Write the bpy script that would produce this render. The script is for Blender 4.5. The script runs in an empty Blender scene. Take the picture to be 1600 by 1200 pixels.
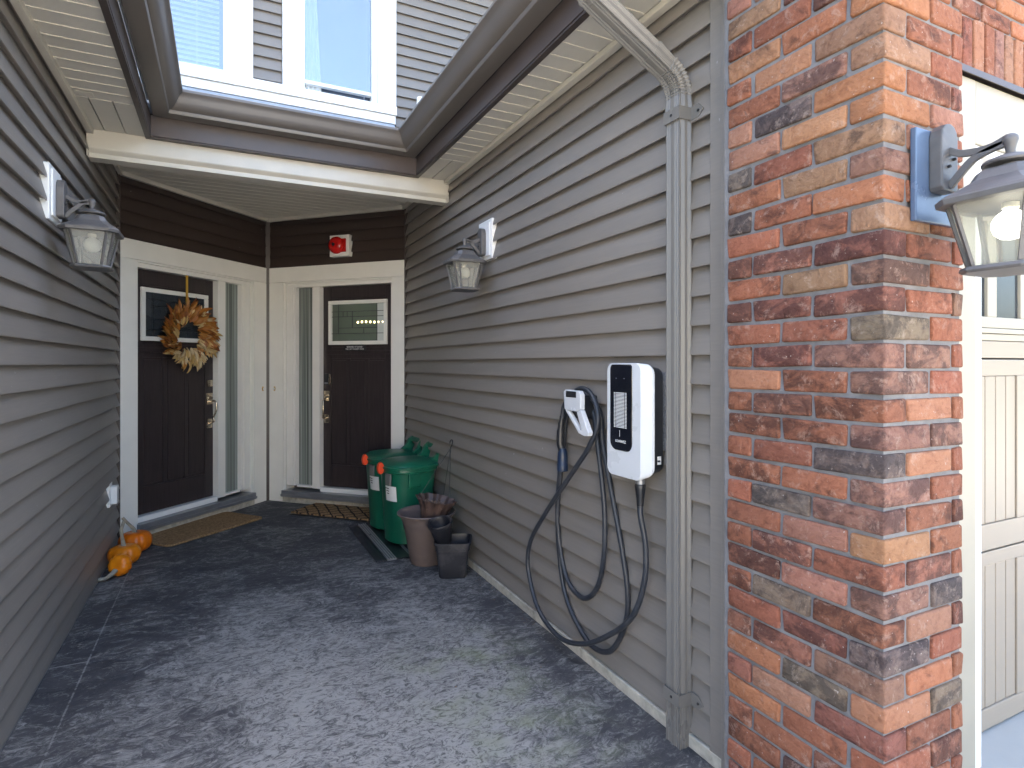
import bpy, bmesh, math, random
from mathutils import Vector, Matrix
random.seed(7)
S = bpy.context.scene
COL = S.collection
PI = math.pi

# ------------------------------------------------------------------ camera, sky, sun, exposure
cam = bpy.data.cameras.new('camera'); cam_ob = bpy.data.objects.new('camera', cam); COL.objects.link(cam_ob)
cam_ob.location = (0, 0, 1.34); cam_ob.rotation_euler = (PI/2, 0, -math.radians(26.3))
cam.sensor_width = 36; cam.lens = 36*914/1600; cam.shift_y = -31/1600
cam.clip_start = .05; cam.clip_end = 1000
S.camera = cam_ob
S.render.resolution_x = 1024; S.render.resolution_y = 768
SUN_EL, SUN_AZ = math.radians(48), math.radians(8)     # azimuth from +Y towards +X: the sun stands behind the house
w = bpy.data.worlds.new('World'); S.world = w; w.use_nodes = True
nt = w.node_tree; nt.nodes.clear()
sky = nt.nodes.new('ShaderNodeTexSky'); sky.sky_type = 'NISHITA'; sky.sun_disc = False
sky.sun_elevation = SUN_EL; sky.sun_rotation = SUN_AZ
sky.air_density = 1.0; sky.dust_density = 4.0; sky.ozone_density = .6
bg = nt.nodes.new('ShaderNodeBackground'); bg.inputs[1].default_value = .15
wo = nt.nodes.new('ShaderNodeOutputWorld')
nt.links.new(sky.outputs[0], bg.inputs[0]); nt.links.new(bg.outputs[0], wo.inputs[0])
sun = bpy.data.lights.new('sun', 'SUN'); sun.energy = 4.5; sun.angle = math.radians(.53); sun.color = (1, .95, .87)
sun_ob = bpy.data.objects.new('sun', sun); COL.objects.link(sun_ob)
sd = Vector((math.sin(SUN_AZ)*math.cos(SUN_EL), math.cos(SUN_AZ)*math.cos(SUN_EL), math.sin(SUN_EL)))
sun_ob.rotation_euler = sd.to_track_quat('Z', 'Y').to_euler(); sun_ob.location = (0, 0, 30)
S.view_settings.view_transform = 'Standard'; S.view_settings.look = 'None'
S.view_settings.exposure = 3.05; S.view_settings.gamma = 1
S.view_settings.use_curve_mapping = False
S.render.engine = 'CYCLES'
S.cycles.max_bounces = 8; S.cycles.diffuse_bounces = 5

# ------------------------------------------------------------------ materials
class NT:
    def __init__(s, name):
        s.m = bpy.data.materials.new(name); s.m.use_nodes = True
        s.t = s.m.node_tree; s.b = s.t.nodes['Principled BSDF']; s.out = s.t.nodes['Material Output']
    def n(s, typ, **kw):
        nd = s.t.nodes.new('ShaderNode'+typ)
        for k, v in kw.items():
            if k[0] == '_': setattr(nd, k[1:], v)
            else: nd.inputs[k.replace('__', ' ')].default_value = v
        return nd
    def l(s, a, b): s.t.links.new(a, b)
    def coords(s, scale=(1, 1, 1), rot=(0, 0, 0), rand=True):
        tc = s.n('TexCoord'); src = tc.outputs['Object']
        if rand:
            oi = s.n('ObjectInfo'); mu = s.n('Math', _operation='MULTIPLY'); mu.inputs[1].default_value = 53.0
            s.l(oi.outputs['Random'], mu.inputs[0])
            ad = s.n('VectorMath', _operation='ADD'); s.l(src, ad.inputs[0]); s.l(mu.outputs[0], ad.inputs[1]); src = ad.outputs[0]
        mp = s.n('Mapping'); mp.inputs['Scale'].default_value = scale; mp.inputs['Rotation'].default_value = rot
        s.l(src, mp.inputs['Vector']); return mp.outputs[0]
    def noise(s, vec, scale, detail=5, rough=.55, dist=0, typ='FBM'):
        nd = s.n('TexNoise', _noise_type=typ); nd.inputs['Scale'].default_value = scale; nd.inputs['Detail'].default_value = detail
        nd.inputs['Roughness'].default_value = rough; nd.inputs['Distortion'].default_value = dist
        s.l(vec, nd.inputs['Vector']); return nd.outputs['Fac']
    def ramp(s, fac, stops):
        r = s.n('ValToRGB'); e = r.color_ramp.elements
        while len(e) < len(stops): e.new(.5)
        for el, (p, c) in zip(e, stops):
            el.position = p; el.color = (c, c, c, 1) if not hasattr(c, '__len__') else (*c, 1)
        s.l(fac, r.inputs[0]); return r.outputs[0]
    def mix(s, fac, a, b, mode='MIX'):
        m = s.n('Mix', _data_type='RGBA', _blend_type=mode)
        for i, v in ((0, fac), (6, a), (7, b)):
            if hasattr(v, 'links'): s.l(v, m.inputs[i])
            else: m.inputs[i].default_value = v if i == 0 else (*v, 1)
        return m.outputs[2]
    def bump(s, h, strength=.3, dist=.01):
        b = s.n('Bump'); b.inputs['Strength'].default_value = strength; b.inputs['Distance'].default_value = dist
        s.l(h, b.inputs['Height']); s.l(b.outputs[0], s.b.inputs['Normal'])

MATS = {}
def mat(name, col, rough=.5, metal=0, var=.12, vscale=6, bump=0, bscale=80, stretch=(1, 1, 1), spec=.5, dirt=None, rvar=.1, coat=0):
    if name in MATS: return MATS[name]
    q = NT(name); v = q.coords(stretch)
    f = q.noise(v, vscale, 6)
    lo = tuple(c*(1-var) for c in col); hi = tuple(min(1, c*(1+var)) for c in col)
    c = q.mix(q.ramp(f, [(.3, 0), (.7, 1)]), lo, hi)
    if dirt:
        d = q.noise(q.coords((1, 1, 1)), 9, 8, .7)
        c = q.mix(q.ramp(d, [(.52, 0), (.75, dirt[1])]), c, dirt[0])
    q.l(c, q.b.inputs['Base Color'])
    rr = q.n('MapRange'); rr.inputs['To Min'].default_value = max(0.02, rough-rvar); rr.inputs['To Max'].default_value = min(1, rough+rvar)
    q.l(f, rr.inputs['Value']); q.l(rr.outputs[0], q.b.inputs['Roughness'])
    q.b.inputs['Metallic'].default_value = metal; q.b.inputs['Specular IOR Level'].default_value = spec
    q.b.inputs['Coat Weight'].default_value = coat
    if bump: q.bump(q.noise(v, bscale, 4), bump, .004)
    MATS[name] = q.m; return q.m

def siding_mat(name, col):
    q = NT(name); v = q.coords((1.2, 40, 40)); g = q.noise(v, 3.2, 6, .6, .6)
    big = q.noise(q.coords((1, 1, 1)), 1.3, 4)
    oi = q.n('ObjectInfo')
    c = q.mix(g, tuple(x*.86 for x in col), tuple(x*1.12 for x in col))
    c = q.mix(q.ramp(big, [(.35, 0), (.75, .35)]), c, tuple(x*.78+.01 for x in col))
    c2 = q.mix(oi.outputs['Random'], (.93, .93, .93), (1.05, 1.05, 1.05))
    c = q.mix(1.0, c, c2, 'MULTIPLY')
    spk = q.noise(q.coords((1, 1, 1)), 38, 2, .5); c = q.mix(q.ramp(spk, [(.765, 0), (.79, .5)]), c, (.5, .49, .47))
    q.l(c, q.b.inputs['Base Color']); q.b.inputs['Roughness'].default_value = .42
    q.b.inputs['Specular IOR Level'].default_value = .5
    q.bump(g, .16, .004); return q.m
M_SIDE = siding_mat('taupe_vinyl_siding', (.228, .204, .180))
M_DARKSIDE = siding_mat('dark_brown_vinyl_siding', (.046, .032, .027))  # taupe siding with the porch shade put into its colour; also dark trims
M_CREAM = mat('cream_aluminium', (.56, .525, .45), .4, var=.05, bump=.05)
M_SOFFIT = mat('cream_soffit', (.55, .52, .455), .45, var=.07, vscale=3, bump=.06, bscale=160)
M_WHITE = mat('white_trim_paint', (.80, .78, .72), .4, var=.03, bump=.04, bscale=60)
M_WHITE2 = mat('bright_white_vinyl', (.82, .82, .80), .35, var=.02)
M_FASCIA = mat('dark_brown_fascia', (.075, .058, .052), .4, var=.12, bump=.08, stretch=(1, 1, 1))
M_GUTTER = mat('taupe_gutter_aluminium', (.135, .118, .104), .34, var=.07, vscale=3)
M_PIPE = mat('downspout_aluminium', (.165, .156, .143), .3, var=.05, vscale=3, stretch=(1, 1, .4))
M_DOOR = mat('dark_brown_door_paint', (.034, .0255, .026), .34, var=.25, vscale=4, bump=.22, bscale=14, stretch=(14, 14, 1.0))
M_ALU = mat('grey_aluminium_sill', (.30, .31, .33), .35, .6, var=.12, vscale=9)
M_NICKEL = mat('satin_nickel', (.62, .54, .42), .25, 1.0, var=.06)
M_BRASS = mat('polished_brass', (.75, .5, .2), .22, 1.0, var=.06)
M_BLACK = mat('black_plastic', (.018, .019, .022), .32, var=.2, bump=.05)
M_MOLD = mat('black_nursery_plastic', (.02, .021, .027), .42, var=.3, dirt=((.16, .15, .15), .35))
M_LANT = mat('weathered_grey_lantern_metal', (.125, .12, .118), .5, .2, var=.2, vscale=14, bump=.15, bscale=90, dirt=((.13, .10, .08), .5))
M_GREEN = mat('green_bin_plastic', (.005, .112, .062), .36, var=.14, vscale=5, bump=.07, dirt=((.03, .11, .075), .3))
M_RED = mat('orange_red_latch_plastic', (.75, .07, .02), .4, var=.06)
M_BELLRED = mat('glossy_red_enamel', (.50, .008, .006), .18, var=.1)
M_POT = mat('taupe_planter_resin', (.16, .125, .115), .5, var=.12, vscale=7, dirt=((.09, .075, .07), .5), bump=.05)
M_BASKET = mat('brown_basket_plastic', (.085, .055, .047), .45, var=.2, vscale=9)
M_SOIL = mat('dry_roots_and_soil', (.12, .08, .055), .95, var=.6, vscale=60, bump=.6, bscale=50)
M_WIRE = mat('wire_metal', (.10, .10, .10), .4, .6)
M_RUBBER = mat('black_cable_rubber', (.028, .032, .04), .42, var=.15, vscale=20, dirt=((.10, .10, .10), .3))
M_BLUE = mat('navy_connector_plastic', (.012, .025, .055), .38, var=.15)
M_CHW = mat('white_charger_casing', (.60, .615, .63), .28, var=.03, dirt=((.6, .58, .5), .12))
M_CHB = mat('glossy_black_panel', (.008, .009, .014), .12, var=.2)
M_STEM = mat('dry_pumpkin_stem', (.30, .27, .21), .8, var=.3, vscale=30, bump=.3)
M_MORTAR = mat('grey_mortar', (.175, .17, .172), .9, var=.22, vscale=22, bump=.6, bscale=160)
M_CONC = mat('pale_foundation_concrete', (.46, .43, .36), .85, var=.22, vscale=25, bump=.3, bscale=60, dirt=((.14, .12, .10), .8))
M_SHING = mat('dark_roof_shingle', (.05, .047, .045), .9, var=.3, vscale=40, bump=.5)
M_GDOOR = mat('almond_garage_door_paint', (.325, .272, .210), .4, var=.035, bump=.07, bscale=30, stretch=(1, 1, 14))
M_INT = mat('dim_interior_wall', (.12, .12, .11), .8)
M_CURT = mat('white_curtain_cloth', (.62, .66, .68), .8, var=.05)
M_PAPER = mat('white_sticker', (.72, .72, .70), .5, var=.05)
M_INK = mat('dark_print', (.05, .05, .06), .5)
M_GOLD = mat('mustard_ribbon', (.48, .27, .03), .6, var=.15)
M_DRIVE = mat('grey_driveway_concrete', (.42, .405, .37), .85, var=.12, vscale=1.5, bump=.3, bscale=90)
M_GROUND = mat('dry_lawn_ground', (.10, .11, .06), .95, var=.3, vscale=.7)
M_MUD = mat('brown_metal_flashing', (.07, .052, .045), .4, var=.15)
M_BLUEFILM = mat('blue_protective_film', (.085, .125, .20), .25, var=.12, vscale=12)

def glass(name, tint=(.8, .85, .85), rough=.05, transp=.7, bump=0, bscale=200, ior=1.5, stretch=(1, 1, 1), dfac=.5, reeds=False):
    q = NT(name); q.t.nodes.remove(q.b)
    tr = q.n('BsdfTransparent'); tr.inputs[0].default_value = (*tint, 1)
    gl = q.n('BsdfGlossy'); gl.inputs['Roughness'].default_value = rough; gl.inputs[0].default_value = (.9, .93, .95, 1)
    df = q.n('BsdfDiffuse'); df.inputs[0].default_value = (*[c*dfac for c in tint], 1)
    if reeds: q.l(q.mix(q.ramp(q.noise(q.coords((55, 1, .25)), 1.0, 4, .7), [(.35, 0), (.65, 1)]), tuple(c*.12 for c in tint), tuple(c*.75 for c in tint)), df.inputs[0])
    lw = q.n('LayerWeight'); lw.inputs['Blend'].default_value = .5
    pw = q.n('Math', _operation='POWER'); q.l(lw.outputs['Facing'], pw.inputs[0]); pw.inputs[1].default_value = 5
    f0 = ((ior-1)/(ior+1))**2; fr = q.n('Math', _operation='MULTIPLY_ADD'); q.l(pw.outputs[0], fr.inputs[0]); fr.inputs[1].default_value = 1-f0; fr.inputs[2].default_value = f0
    m0 = q.n('MixShader'); m0.inputs[0].default_value = 1-transp; q.l(tr.outputs[0], m0.inputs[1]); q.l(df.outputs[0], m0.inputs[2])
    m1 = q.n('MixShader'); q.l(fr.outputs[0], m1.inputs[0]); q.l(m0.outputs[0], m1.inputs[1]); q.l(gl.outputs[0], m1.inputs[2])
    if bump:
        v = q.coords(stretch)
        b = q.n('Bump'); b.inputs['Strength'].default_value = bump; b.inputs['Distance'].default_value = .003
        q.l(q.noise(v, bscale, 3), b.inputs['Height'])
        q.l(b.outputs[0], gl.inputs['Normal'])
    q.l(m1.outputs[0], q.out.inputs[0]); return q.m
G_SEED = glass('seeded_lantern_glass', (.90, .89, .80), .15, .62, .7, 260)
G_WIN = glass('window_glass', (.85, .9, .95), .01, .85, ior=2.5)
G_DARK = glass('dark_window_glass', (.16, .19, .22), .02, .6, .12, 9)
G_LEAD = glass('leaded_green_glass', (.50, .60, .48), .08, .5, .35, 120)
G_HAMMER = glass('hammered_clear_glass', (.8, .84, .80), .12, .1, 1.0, 330, dfac=.8)
G_REED = glass('reeded_glass', (.62, .68, .62), .12, .25, 1.0, 60, stretch=(4, 4, .02), reeds=True)
def emis(name, col, st):
    q = NT(name); q.b.inputs['Base Color'].default_value = (.9, .9, .88, 1)
    q.b.inputs['Emission Color'].default_value = (*col, 1); q.b.inputs['Emission Strength'].default_value = st; return q.m
E_BULB = emis('lit_white_bulb', (1, .97, .88), .9)
E_WARM = emis('warm_chandelier_bulb', (1, .72, .35), 1.6)
M_FROST = mat('frosted_unlit_bulb', (.75, .75, .72), .35)

def brick_mat():
    q = NT('reclaimed_brick'); oi = q.n('ObjectInfo'); base = oi.outputs['Color']
    v = q.coords((1, 1, 1.4))
    blot = q.noise(v, 11, 8, .68, .5); fine = q.noise(v, 60, 6, .7); mid = q.noise(q.coords((1, 1, 1), rand=True), 22, 6, .65, 1.2)
    dark = q.mix(1, base, (.42, .44, .50), 'MULTIPLY')
    # alpha of the object colour says how scorched the brick is
    sc = q.n('Math', _operation='MULTIPLY_ADD'); q.l(oi.outputs['Alpha'], sc.inputs[0]); sc.inputs[1].default_value = .42; sc.inputs[2].default_value = -.27
    ad = q.n('Math', _operation='ADD'); q.l(blot, ad.inputs[0]); q.l(sc.outputs[0], ad.inputs[1])
    c = q.mix(q.ramp(ad.outputs[0], [(.44, 0), (.56, .95)]), base, dark)
    c = q.mix(q.ramp(mid, [(.32, .55), (.52, 0)]), c, q.mix(1, c, (.55, .45, .42), 'MULTIPLY'))
    c = q.mix(q.ramp(fine, [(.30, .5), (.5, 0)]), c, q.mix(1, c, (.5, .45, .45), 'MULTIPLY'))
    w1 = q.noise(q.coords((1, 1, 1)), 24, 9, .78, .4)
    c = q.mix(q.ramp(w1, [(.545, 0), (.64, .7)]), c, q.mix(.40, base, (.50, .40, .33)))
    fl = q.noise(q.coords((1, 1, 1)), 95, 3, .5); c = q.mix(q.ramp(fl, [(.70, 0), (.76, .7)]), c, (.5, .44, .40))
    q.l(c, q.b.inputs['Base Color']); q.b.inputs['Roughness'].default_value = .85; q.b.inputs['Specular IOR Level'].default_value = .25
    mx = q.n('Math', _operation='ADD'); q.l(mid, mx.inputs[0]); q.l(fine, mx.inputs[1])
    q.bump(mx.outputs[0], .8, .009); return q.m
M_BRICK = brick_mat()

def patio_mat():
    q = NT('stamped_slate_concrete'); v0 = q.coords((1, 1, 1), rand=False)
    v = q.coords((.85, 1.35, 1), (0, 0, math.radians(-28)), rand=False)
    warp = q.n('TexNoise'); warp.inputs['Scale'].default_value = 3.0; warp.inputs['Detail'].default_value = 3; q.l(v, warp.inputs['Vector'])
    sub = q.n('VectorMath', _operation='MULTIPLY_ADD'); q.l(warp.outputs['Color'], sub.inputs[0]); sub.inputs[1].default_value = (.22, .22, .22); q.l(v, sub.inputs[2]); vw = sub.outputs[0]
    f1 = q.noise(vw, 7, 9, .68, .9); f2 = q.noise(vw, 15, 12, .82, .9); big = q.noise(v0, 2.3, 6, .62, .8); r1 = q.noise(vw, 3.4, 9, .6, .3, 'RIDGED_MULTIFRACTAL')
    base = q.mix(q.ramp(f1, [(.3, 0), (.7, 1)]), (.032, .033, .038), (.090, .088, .092))
    base = q.mix(q.ramp(big, [(.4, 0), (.7, .6)]), base, (.088, .085, .084))
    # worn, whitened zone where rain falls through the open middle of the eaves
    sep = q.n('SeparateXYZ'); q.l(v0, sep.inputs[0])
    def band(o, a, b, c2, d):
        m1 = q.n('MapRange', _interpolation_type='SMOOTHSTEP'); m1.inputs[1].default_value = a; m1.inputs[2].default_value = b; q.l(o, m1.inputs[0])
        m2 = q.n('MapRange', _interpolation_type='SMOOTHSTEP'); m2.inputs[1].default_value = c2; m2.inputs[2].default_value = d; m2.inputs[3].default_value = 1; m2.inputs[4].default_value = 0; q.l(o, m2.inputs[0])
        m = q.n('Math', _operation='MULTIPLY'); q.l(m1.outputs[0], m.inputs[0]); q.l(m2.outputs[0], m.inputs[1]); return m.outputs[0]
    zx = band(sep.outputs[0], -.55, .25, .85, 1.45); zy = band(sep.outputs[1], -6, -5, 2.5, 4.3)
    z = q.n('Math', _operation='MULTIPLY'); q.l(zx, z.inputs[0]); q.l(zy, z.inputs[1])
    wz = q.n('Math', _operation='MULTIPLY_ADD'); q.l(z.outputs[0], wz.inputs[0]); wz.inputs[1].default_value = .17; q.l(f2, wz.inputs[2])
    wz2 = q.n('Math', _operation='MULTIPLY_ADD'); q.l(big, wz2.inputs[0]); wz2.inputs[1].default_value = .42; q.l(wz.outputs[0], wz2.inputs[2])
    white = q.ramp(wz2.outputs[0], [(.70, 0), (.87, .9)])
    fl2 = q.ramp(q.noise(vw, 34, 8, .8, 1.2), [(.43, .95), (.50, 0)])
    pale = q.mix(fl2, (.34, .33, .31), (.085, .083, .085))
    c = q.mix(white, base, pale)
    vein = q.ramp(r1, [(.74, 0), (.93, .6)])
    c = q.mix(vein, c, (.22, .215, .21))
    streak = q.ramp(q.noise(vw, 22, 8, .8, 1.6), [(.585, 0), (.63, .85)])
    sz = q.n('Math', _operation='MULTIPLY'); q.l(streak, sz.inputs[0]); q.l(q.ramp(big, [(.38, .15), (.6, 1)]), sz.inputs[1])
    c = q.mix(sz.outputs[0], c, (.40, .39, .375))
    # greenish algae film near the right wall
    gx = band(sep.outputs[0], .55, .9, 1.1, 1.4); gy = band(sep.outputs[1], 1.3, 1.8, 2.4, 2.9)
    gm = q.n('Math', _operation='MULTIPLY'); q.l(gx, gm.inputs[0]); q.l(gy, gm.inputs[1])
    gm2 = q.n('Math', _operation='MULTIPLY'); q.l(gm.outputs[0], gm2.inputs[0]); q.l(q.ramp(q.noise(v0, 5, 5), [(.45, 0), (.65, .45)]), gm2.inputs[1])
    c = q.mix(gm2.outputs[0], c, (.22, .25, .13))
    # saw-cut control joints near the left wall
    def line(o, at, wd):
        a = q.n('Math', _operation='SUBTRACT'); q.l(o, a.inputs[0]); a.inputs[1].default_value = at
        b = q.n('Math', _operation='ABSOLUTE'); q.l(a.outputs[0], b.inputs[0]); c_ = q.n('Math', _operation='LESS_THAN'); q.l(b.outputs[0], c_.inputs[0]); c_.inputs[1].default_value = wd; return c_.outputs[0]
    jn = q.n('Math', _operation='MULTIPLY'); q.l(line(sep.outputs[0], -.545, .0035), jn.inputs[0]); q.l(q.ramp(f2, [(.42, 0), (.52, .6)]), jn.inputs[1]); c = q.mix(jn.outputs[0], c, (.34, .33, .31))
    jm = q.n('Math', _operation='MULTIPLY'); q.l(line(sep.outputs[1], 3.21, .004), jm.inputs[0]); lt = q.n('Math', _operation='LESS_THAN'); q.l(sep.outputs[0], lt.inputs[0]); lt.inputs[1].default_value = -.54; q.l(lt.outputs[0], jm.inputs[1]); c = q.mix(jm.outputs[0], c, (.26, .25, .24))
    q.l(c, q.b.inputs['Base Color'])
    rr = q.n('MapRange'); q.b.inputs['Specular IOR Level'].default_value = .3; rr.inputs['To Min'].default_value = .55; rr.inputs['To Max'].default_value = .9; q.l(f1, rr.inputs[0]); q.l(rr.outputs[0], q.b.inputs['Roughness'])
    h = q.n('Math', _operation='MULTIPLY_ADD'); q.l(f1, h.inputs[0]); h.inputs[1].default_value = 1.6; q.l(f2, h.inputs[2])
    q.bump(h.outputs[0], .55, .012); return q.m
M_PATIO = patio_mat()

def pumpkin_mat(name, col, side):
    q = NT(name); v = q.coords((1, 1, 1)); f = q.noise(v, 8, 5)
    q.l(q.mix(q.ramp(f, [(.35, 0), (.7, 1)]), side, col), q.b.inputs['Base Color']); q.b.inputs['Roughness'].default_value = .32
    q.bump(q.noise(v, 90, 4), .08, .003); return q.m
M_PUMP1 = pumpkin_mat('deep_orange_pumpkin_skin', (.78, .19, .004), (.60, .11, .003))
M_PUMP2 = pumpkin_mat('yellow_orange_pumpkin_skin', (.82, .26, .006), (.70, .17, .004))

def coir_mat(name, pattern):
    q = NT(name); v = q.coords((1, 1, 1), rand=False)
    f = q.noise(v, 75, 6, .8); g = q.noise(q.coords((3, 40, 3), rand=False), 4, 5)
    c = q.mix(q.ramp(f, [(.35, 0), (.65, 1)]), (.13, .075, .032), (.46, .30, .16)); c = q.mix(q.ramp(g, [(.4, 0), (.7, .4)]), c, (.20, .12, .06))
    if pattern:
        # black scroll print: rings on a diamond lattice
        sc = q.coords((1, 1, 1), (0, 0, math.radians(45)), rand=False)
        wv = q.n('TexWave', _wave_type='BANDS', _bands_direction='X'); wv.inputs['Scale'].default_value = 3.6; wv.inputs['Distortion'].default_value = 1.2; wv.inputs['Detail Scale'].default_value = 3; q.l(sc, wv.inputs[0])
        wv2 = q.n('TexWave', _wave_type='BANDS', _bands_direction='Y'); wv2.inputs['Scale'].default_value = 3.6; wv2.inputs['Distortion'].default_value = 1.2; wv2.inputs['Detail Scale'].default_value = 3; q.l(sc, wv2.inputs[0])
        m = q.n('Math', _operation='MAXIMUM'); q.l(wv.outputs['Fac'], m.inputs[0]); q.l(wv2.outputs['Fac'], m.inputs[1])
        c = q.mix(q.ramp(m.outputs[0], [(.90, 0), (.95, .9)]), c, (.015, .014, .015))
    q.l(c, q.b.inputs['Base Color']); q.b.inputs['Roughness'].default_value = .95; q.b.inputs['Specular IOR Level'].default_value = .1
    q.bump(f, .8, .006); return q.m
M_COIR = coir_mat('coir_fibre', False); M_COIRP = coir_mat('coir_fibre_black_scroll_print', True)

def leaf_mat():
    q = NT('dried_leaf'); oi = q.n('ObjectInfo'); v = q.coords((1, 8, 1)); f = q.noise(v, 20, 4)
    q.l(q.mix(q.ramp(f, [(.3, .55), (.7, 0)]), oi.outputs['Color'], q.mix(1, oi.outputs['Color'], (.35, .28, .25), 'MULTIPLY')), q.b.inputs['Base Color'])
    q.b.inputs['Roughness'].default_value = .55; q.bump(f, .3, .003); return q.m
M_LEAF = leaf_mat()

# ------------------------------------------------------------------ mesh helpers
class MB:
    def __init__(s): s.v = []; s.f = []
    def add(s, vs, fs):
        o = len(s.v); s.v += [tuple(p) for p in vs]; s.f += [tuple(i+o for i in f) for f in fs]; return s
    def box(s, x0, x1, y0, y1, z0, z1):
        return s.add([(x0, y0, z0), (x1, y0, z0), (x1, y1, z0), (x0, y1, z0), (x0, y0, z1), (x1, y0, z1), (x1, y1, z1), (x0, y1, z1)],
                     [(3, 2, 1, 0), (4, 5, 6, 7), (0, 1, 5, 4), (1, 2, 6, 5), (2, 3, 7, 6), (3, 0, 4, 7)])
    def prism(s, poly, h0, h1, axis='z'):
        n = len(poly)
        def P(a, b, h): return {'z': (a, b, h), 'y': (a, h, b), 'x': (h, a, b)}[axis]
        vs = [P(a, b, h0) for a, b in poly]+[P(a, b, h1) for a, b in poly]
        fs = [tuple(range(n))[::-1], tuple(range(n, 2*n))]+[(i, (i+1) % n, n+(i+1) % n, n+i) for i in range(n)]
        return s.add(vs, fs)
    def lathe(s, prof, c=(0, 0, 0), n=24, axis='z', rmod=None, cap=True):
        vs = []
        for r, h in prof:
            for i in range(n):
                a = 2*PI*i/n; rr = r*(rmod(a, h) if rmod else 1)
                p = (rr*math.cos(a), rr*math.sin(a), h)
                if axis == 'y': p = (p[0], p[2], p[1])
                if axis == 'x': p = (p[2], p[0], p[1])
                vs.append((c[0]+p[0], c[1]+p[1], c[2]+p[2]))
        m = len(prof); fs = []
        for k in range(m-1):
            for i in range(n): j = (i+1) % n; fs.append((k*n+i, k*n+j, (k+1)*n+j, (k+1)*n+i))
        if cap: fs += [tuple(range(n))[::-1], tuple((m-1)*n+i for i in range(n))]
        return s.add(vs, fs)
    def sweep(s, path, prof, closed=True, scale=None, up=None, cap=True):
        path = [Vector(p) for p in path]; n = len(prof); vs = []
        prev = None
        for k, p in enumerate(path):
            t = ((path[k+1]-p).normalized() if k < len(path)-1 else Vector())+((p-path[k-1]).normalized() if k else Vector())
            t.normalize()
            if up is not None: side = Vector(up)
            elif prev is None: side = t.orthogonal().normalized()
            else: side = prev
            side = (side-t*side.dot(t)).normalized(); prev = side; nn = t.cross(side)
            sc = scale(k) if scale else 1
            if not hasattr(sc, '__len__'): sc = (sc, sc)
            for a, b in prof: vs.append(p+side*a*sc[0]+nn*b*sc[1])
        fs = []
        for k in range(len(path)-1):
            for i in range(n if closed else n-1): j = (i+1) % n; fs.append((k*n+i, k*n+j, (k+1)*n+j, (k+1)*n+i))
        if cap and closed: fs += [tuple(range(n))[::-1], tuple((len(path)-1)*n+i for i in range(n))]
        return s.add(vs, fs)
    def tube(s, path, r, n=8, scale=None): return s.sweep(path, [(r*math.cos(2*PI*i/n), r*math.sin(2*PI*i/n)) for i in range(n)], scale=scale)
    def mesh(s, name, m, bevel=0, smooth=False, seg=2):
        me = bpy.data.meshes.new(name); me.from_pydata(s.v, [], s.f); me.update()
        bm = bmesh.new(); bm.from_mesh(me)
        bmesh.ops.recalc_face_normals(bm, faces=bm.faces)
        if bevel:
            es = [e for e in bm.edges if len(e.link_faces) == 2 and e.calc_face_angle(0) > .5]
            bmesh.ops.bevel(bm, geom=es, offset=bevel, segments=seg, affect='EDGES', clamp_overlap=True, profile=.6)
        bm.to_mesh(me); bm.free(); me.materials.append(m)
        if smooth:
            for p in me.polygons: p.use_smooth = True
            me.set_sharp_from_angle(angle=math.radians(smooth if smooth > 1 else 35))
        return me
    def build(s, name, m, parent=None, loc=(0, 0, 0), rot=(0, 0, 0), bevel=0, smooth=False, seg=2):
        return link(name, s.mesh(name, m, bevel, smooth, seg), parent, loc, rot)
def link(name, me, parent=None, loc=(0, 0, 0), rot=(0, 0, 0)):
    o = bpy.data.objects.new(name, me); COL.objects.link(o); o.location = loc; o.rotation_euler = rot
    if parent: o.parent = parent
    return o
def tag(o, label, cat, group=None):
    o['label'] = label; o['category'] = cat
    if group: o['group'] = group
    return o
def thing(name, label, cat, loc=(0, 0, 0), rz=0, group=None):
    o = bpy.data.objects.new(name, None); COL.objects.link(o); o.location = loc; o.rotation_euler = (0, 0, rz); o.empty_display_size = .1
    return tag(o, label, cat, group)
def struct(o): o['kind'] = 'structure'; return o
def bx(name, m, parent, x0, x1, y0, y1, z0, z1, bevel=.002, **k): return MB().box(x0, x1, y0, y1, z0, z1).build(name, m, parent, bevel=bevel, **k)
def spline(pts, n=8, closed=False):
    P = [Vector(p) for p in pts]; out = []
    for i in range(len(P)-1):
        a = P[i-1] if i else P[0]*2-P[1]; b = P[i]; c = P[i+1]; d = P[i+2] if i+2 < len(P) else P[-1]*2-P[-2]
        for k in range(n):
            t = k/n; out.append(.5*((2*b)+(c-a)*t+(2*a-5*b+4*c-d)*t*t+(3*b-a-3*c+d)*t**3))
    out.append(P[-1]); return out
def letters(txt, size, m, parent, loc, rot, name='lettering', depth=.0006, align='CENTER'):
    cu = bpy.data.curves.new(name, 'FONT'); cu.body = txt; cu.size = size; cu.extrude = depth; cu.align_x = align; cu.align_y = 'CENTER'; cu.resolution_u = 2
    o = bpy.data.objects.new(name, cu); COL.objects.link(o)
    dg = bpy.context.evaluated_depsgraph_get(); me = bpy.data.meshes.new_from_object(o.evaluated_get(dg)); bpy.data.objects.remove(o)
    me.materials.clear(); me.materials.append(m)
    return link(name, me, parent, loc, rot)

XR, XL, HW = 1.49, -.7035, 5.165          # right wall face, left wall face, where the angled walls start
Z0, RV = .0506, .1016                    # first siding joint, reveal
R2 = math.sqrt(2); WL = 1.555            # length of each angled door wall

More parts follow.
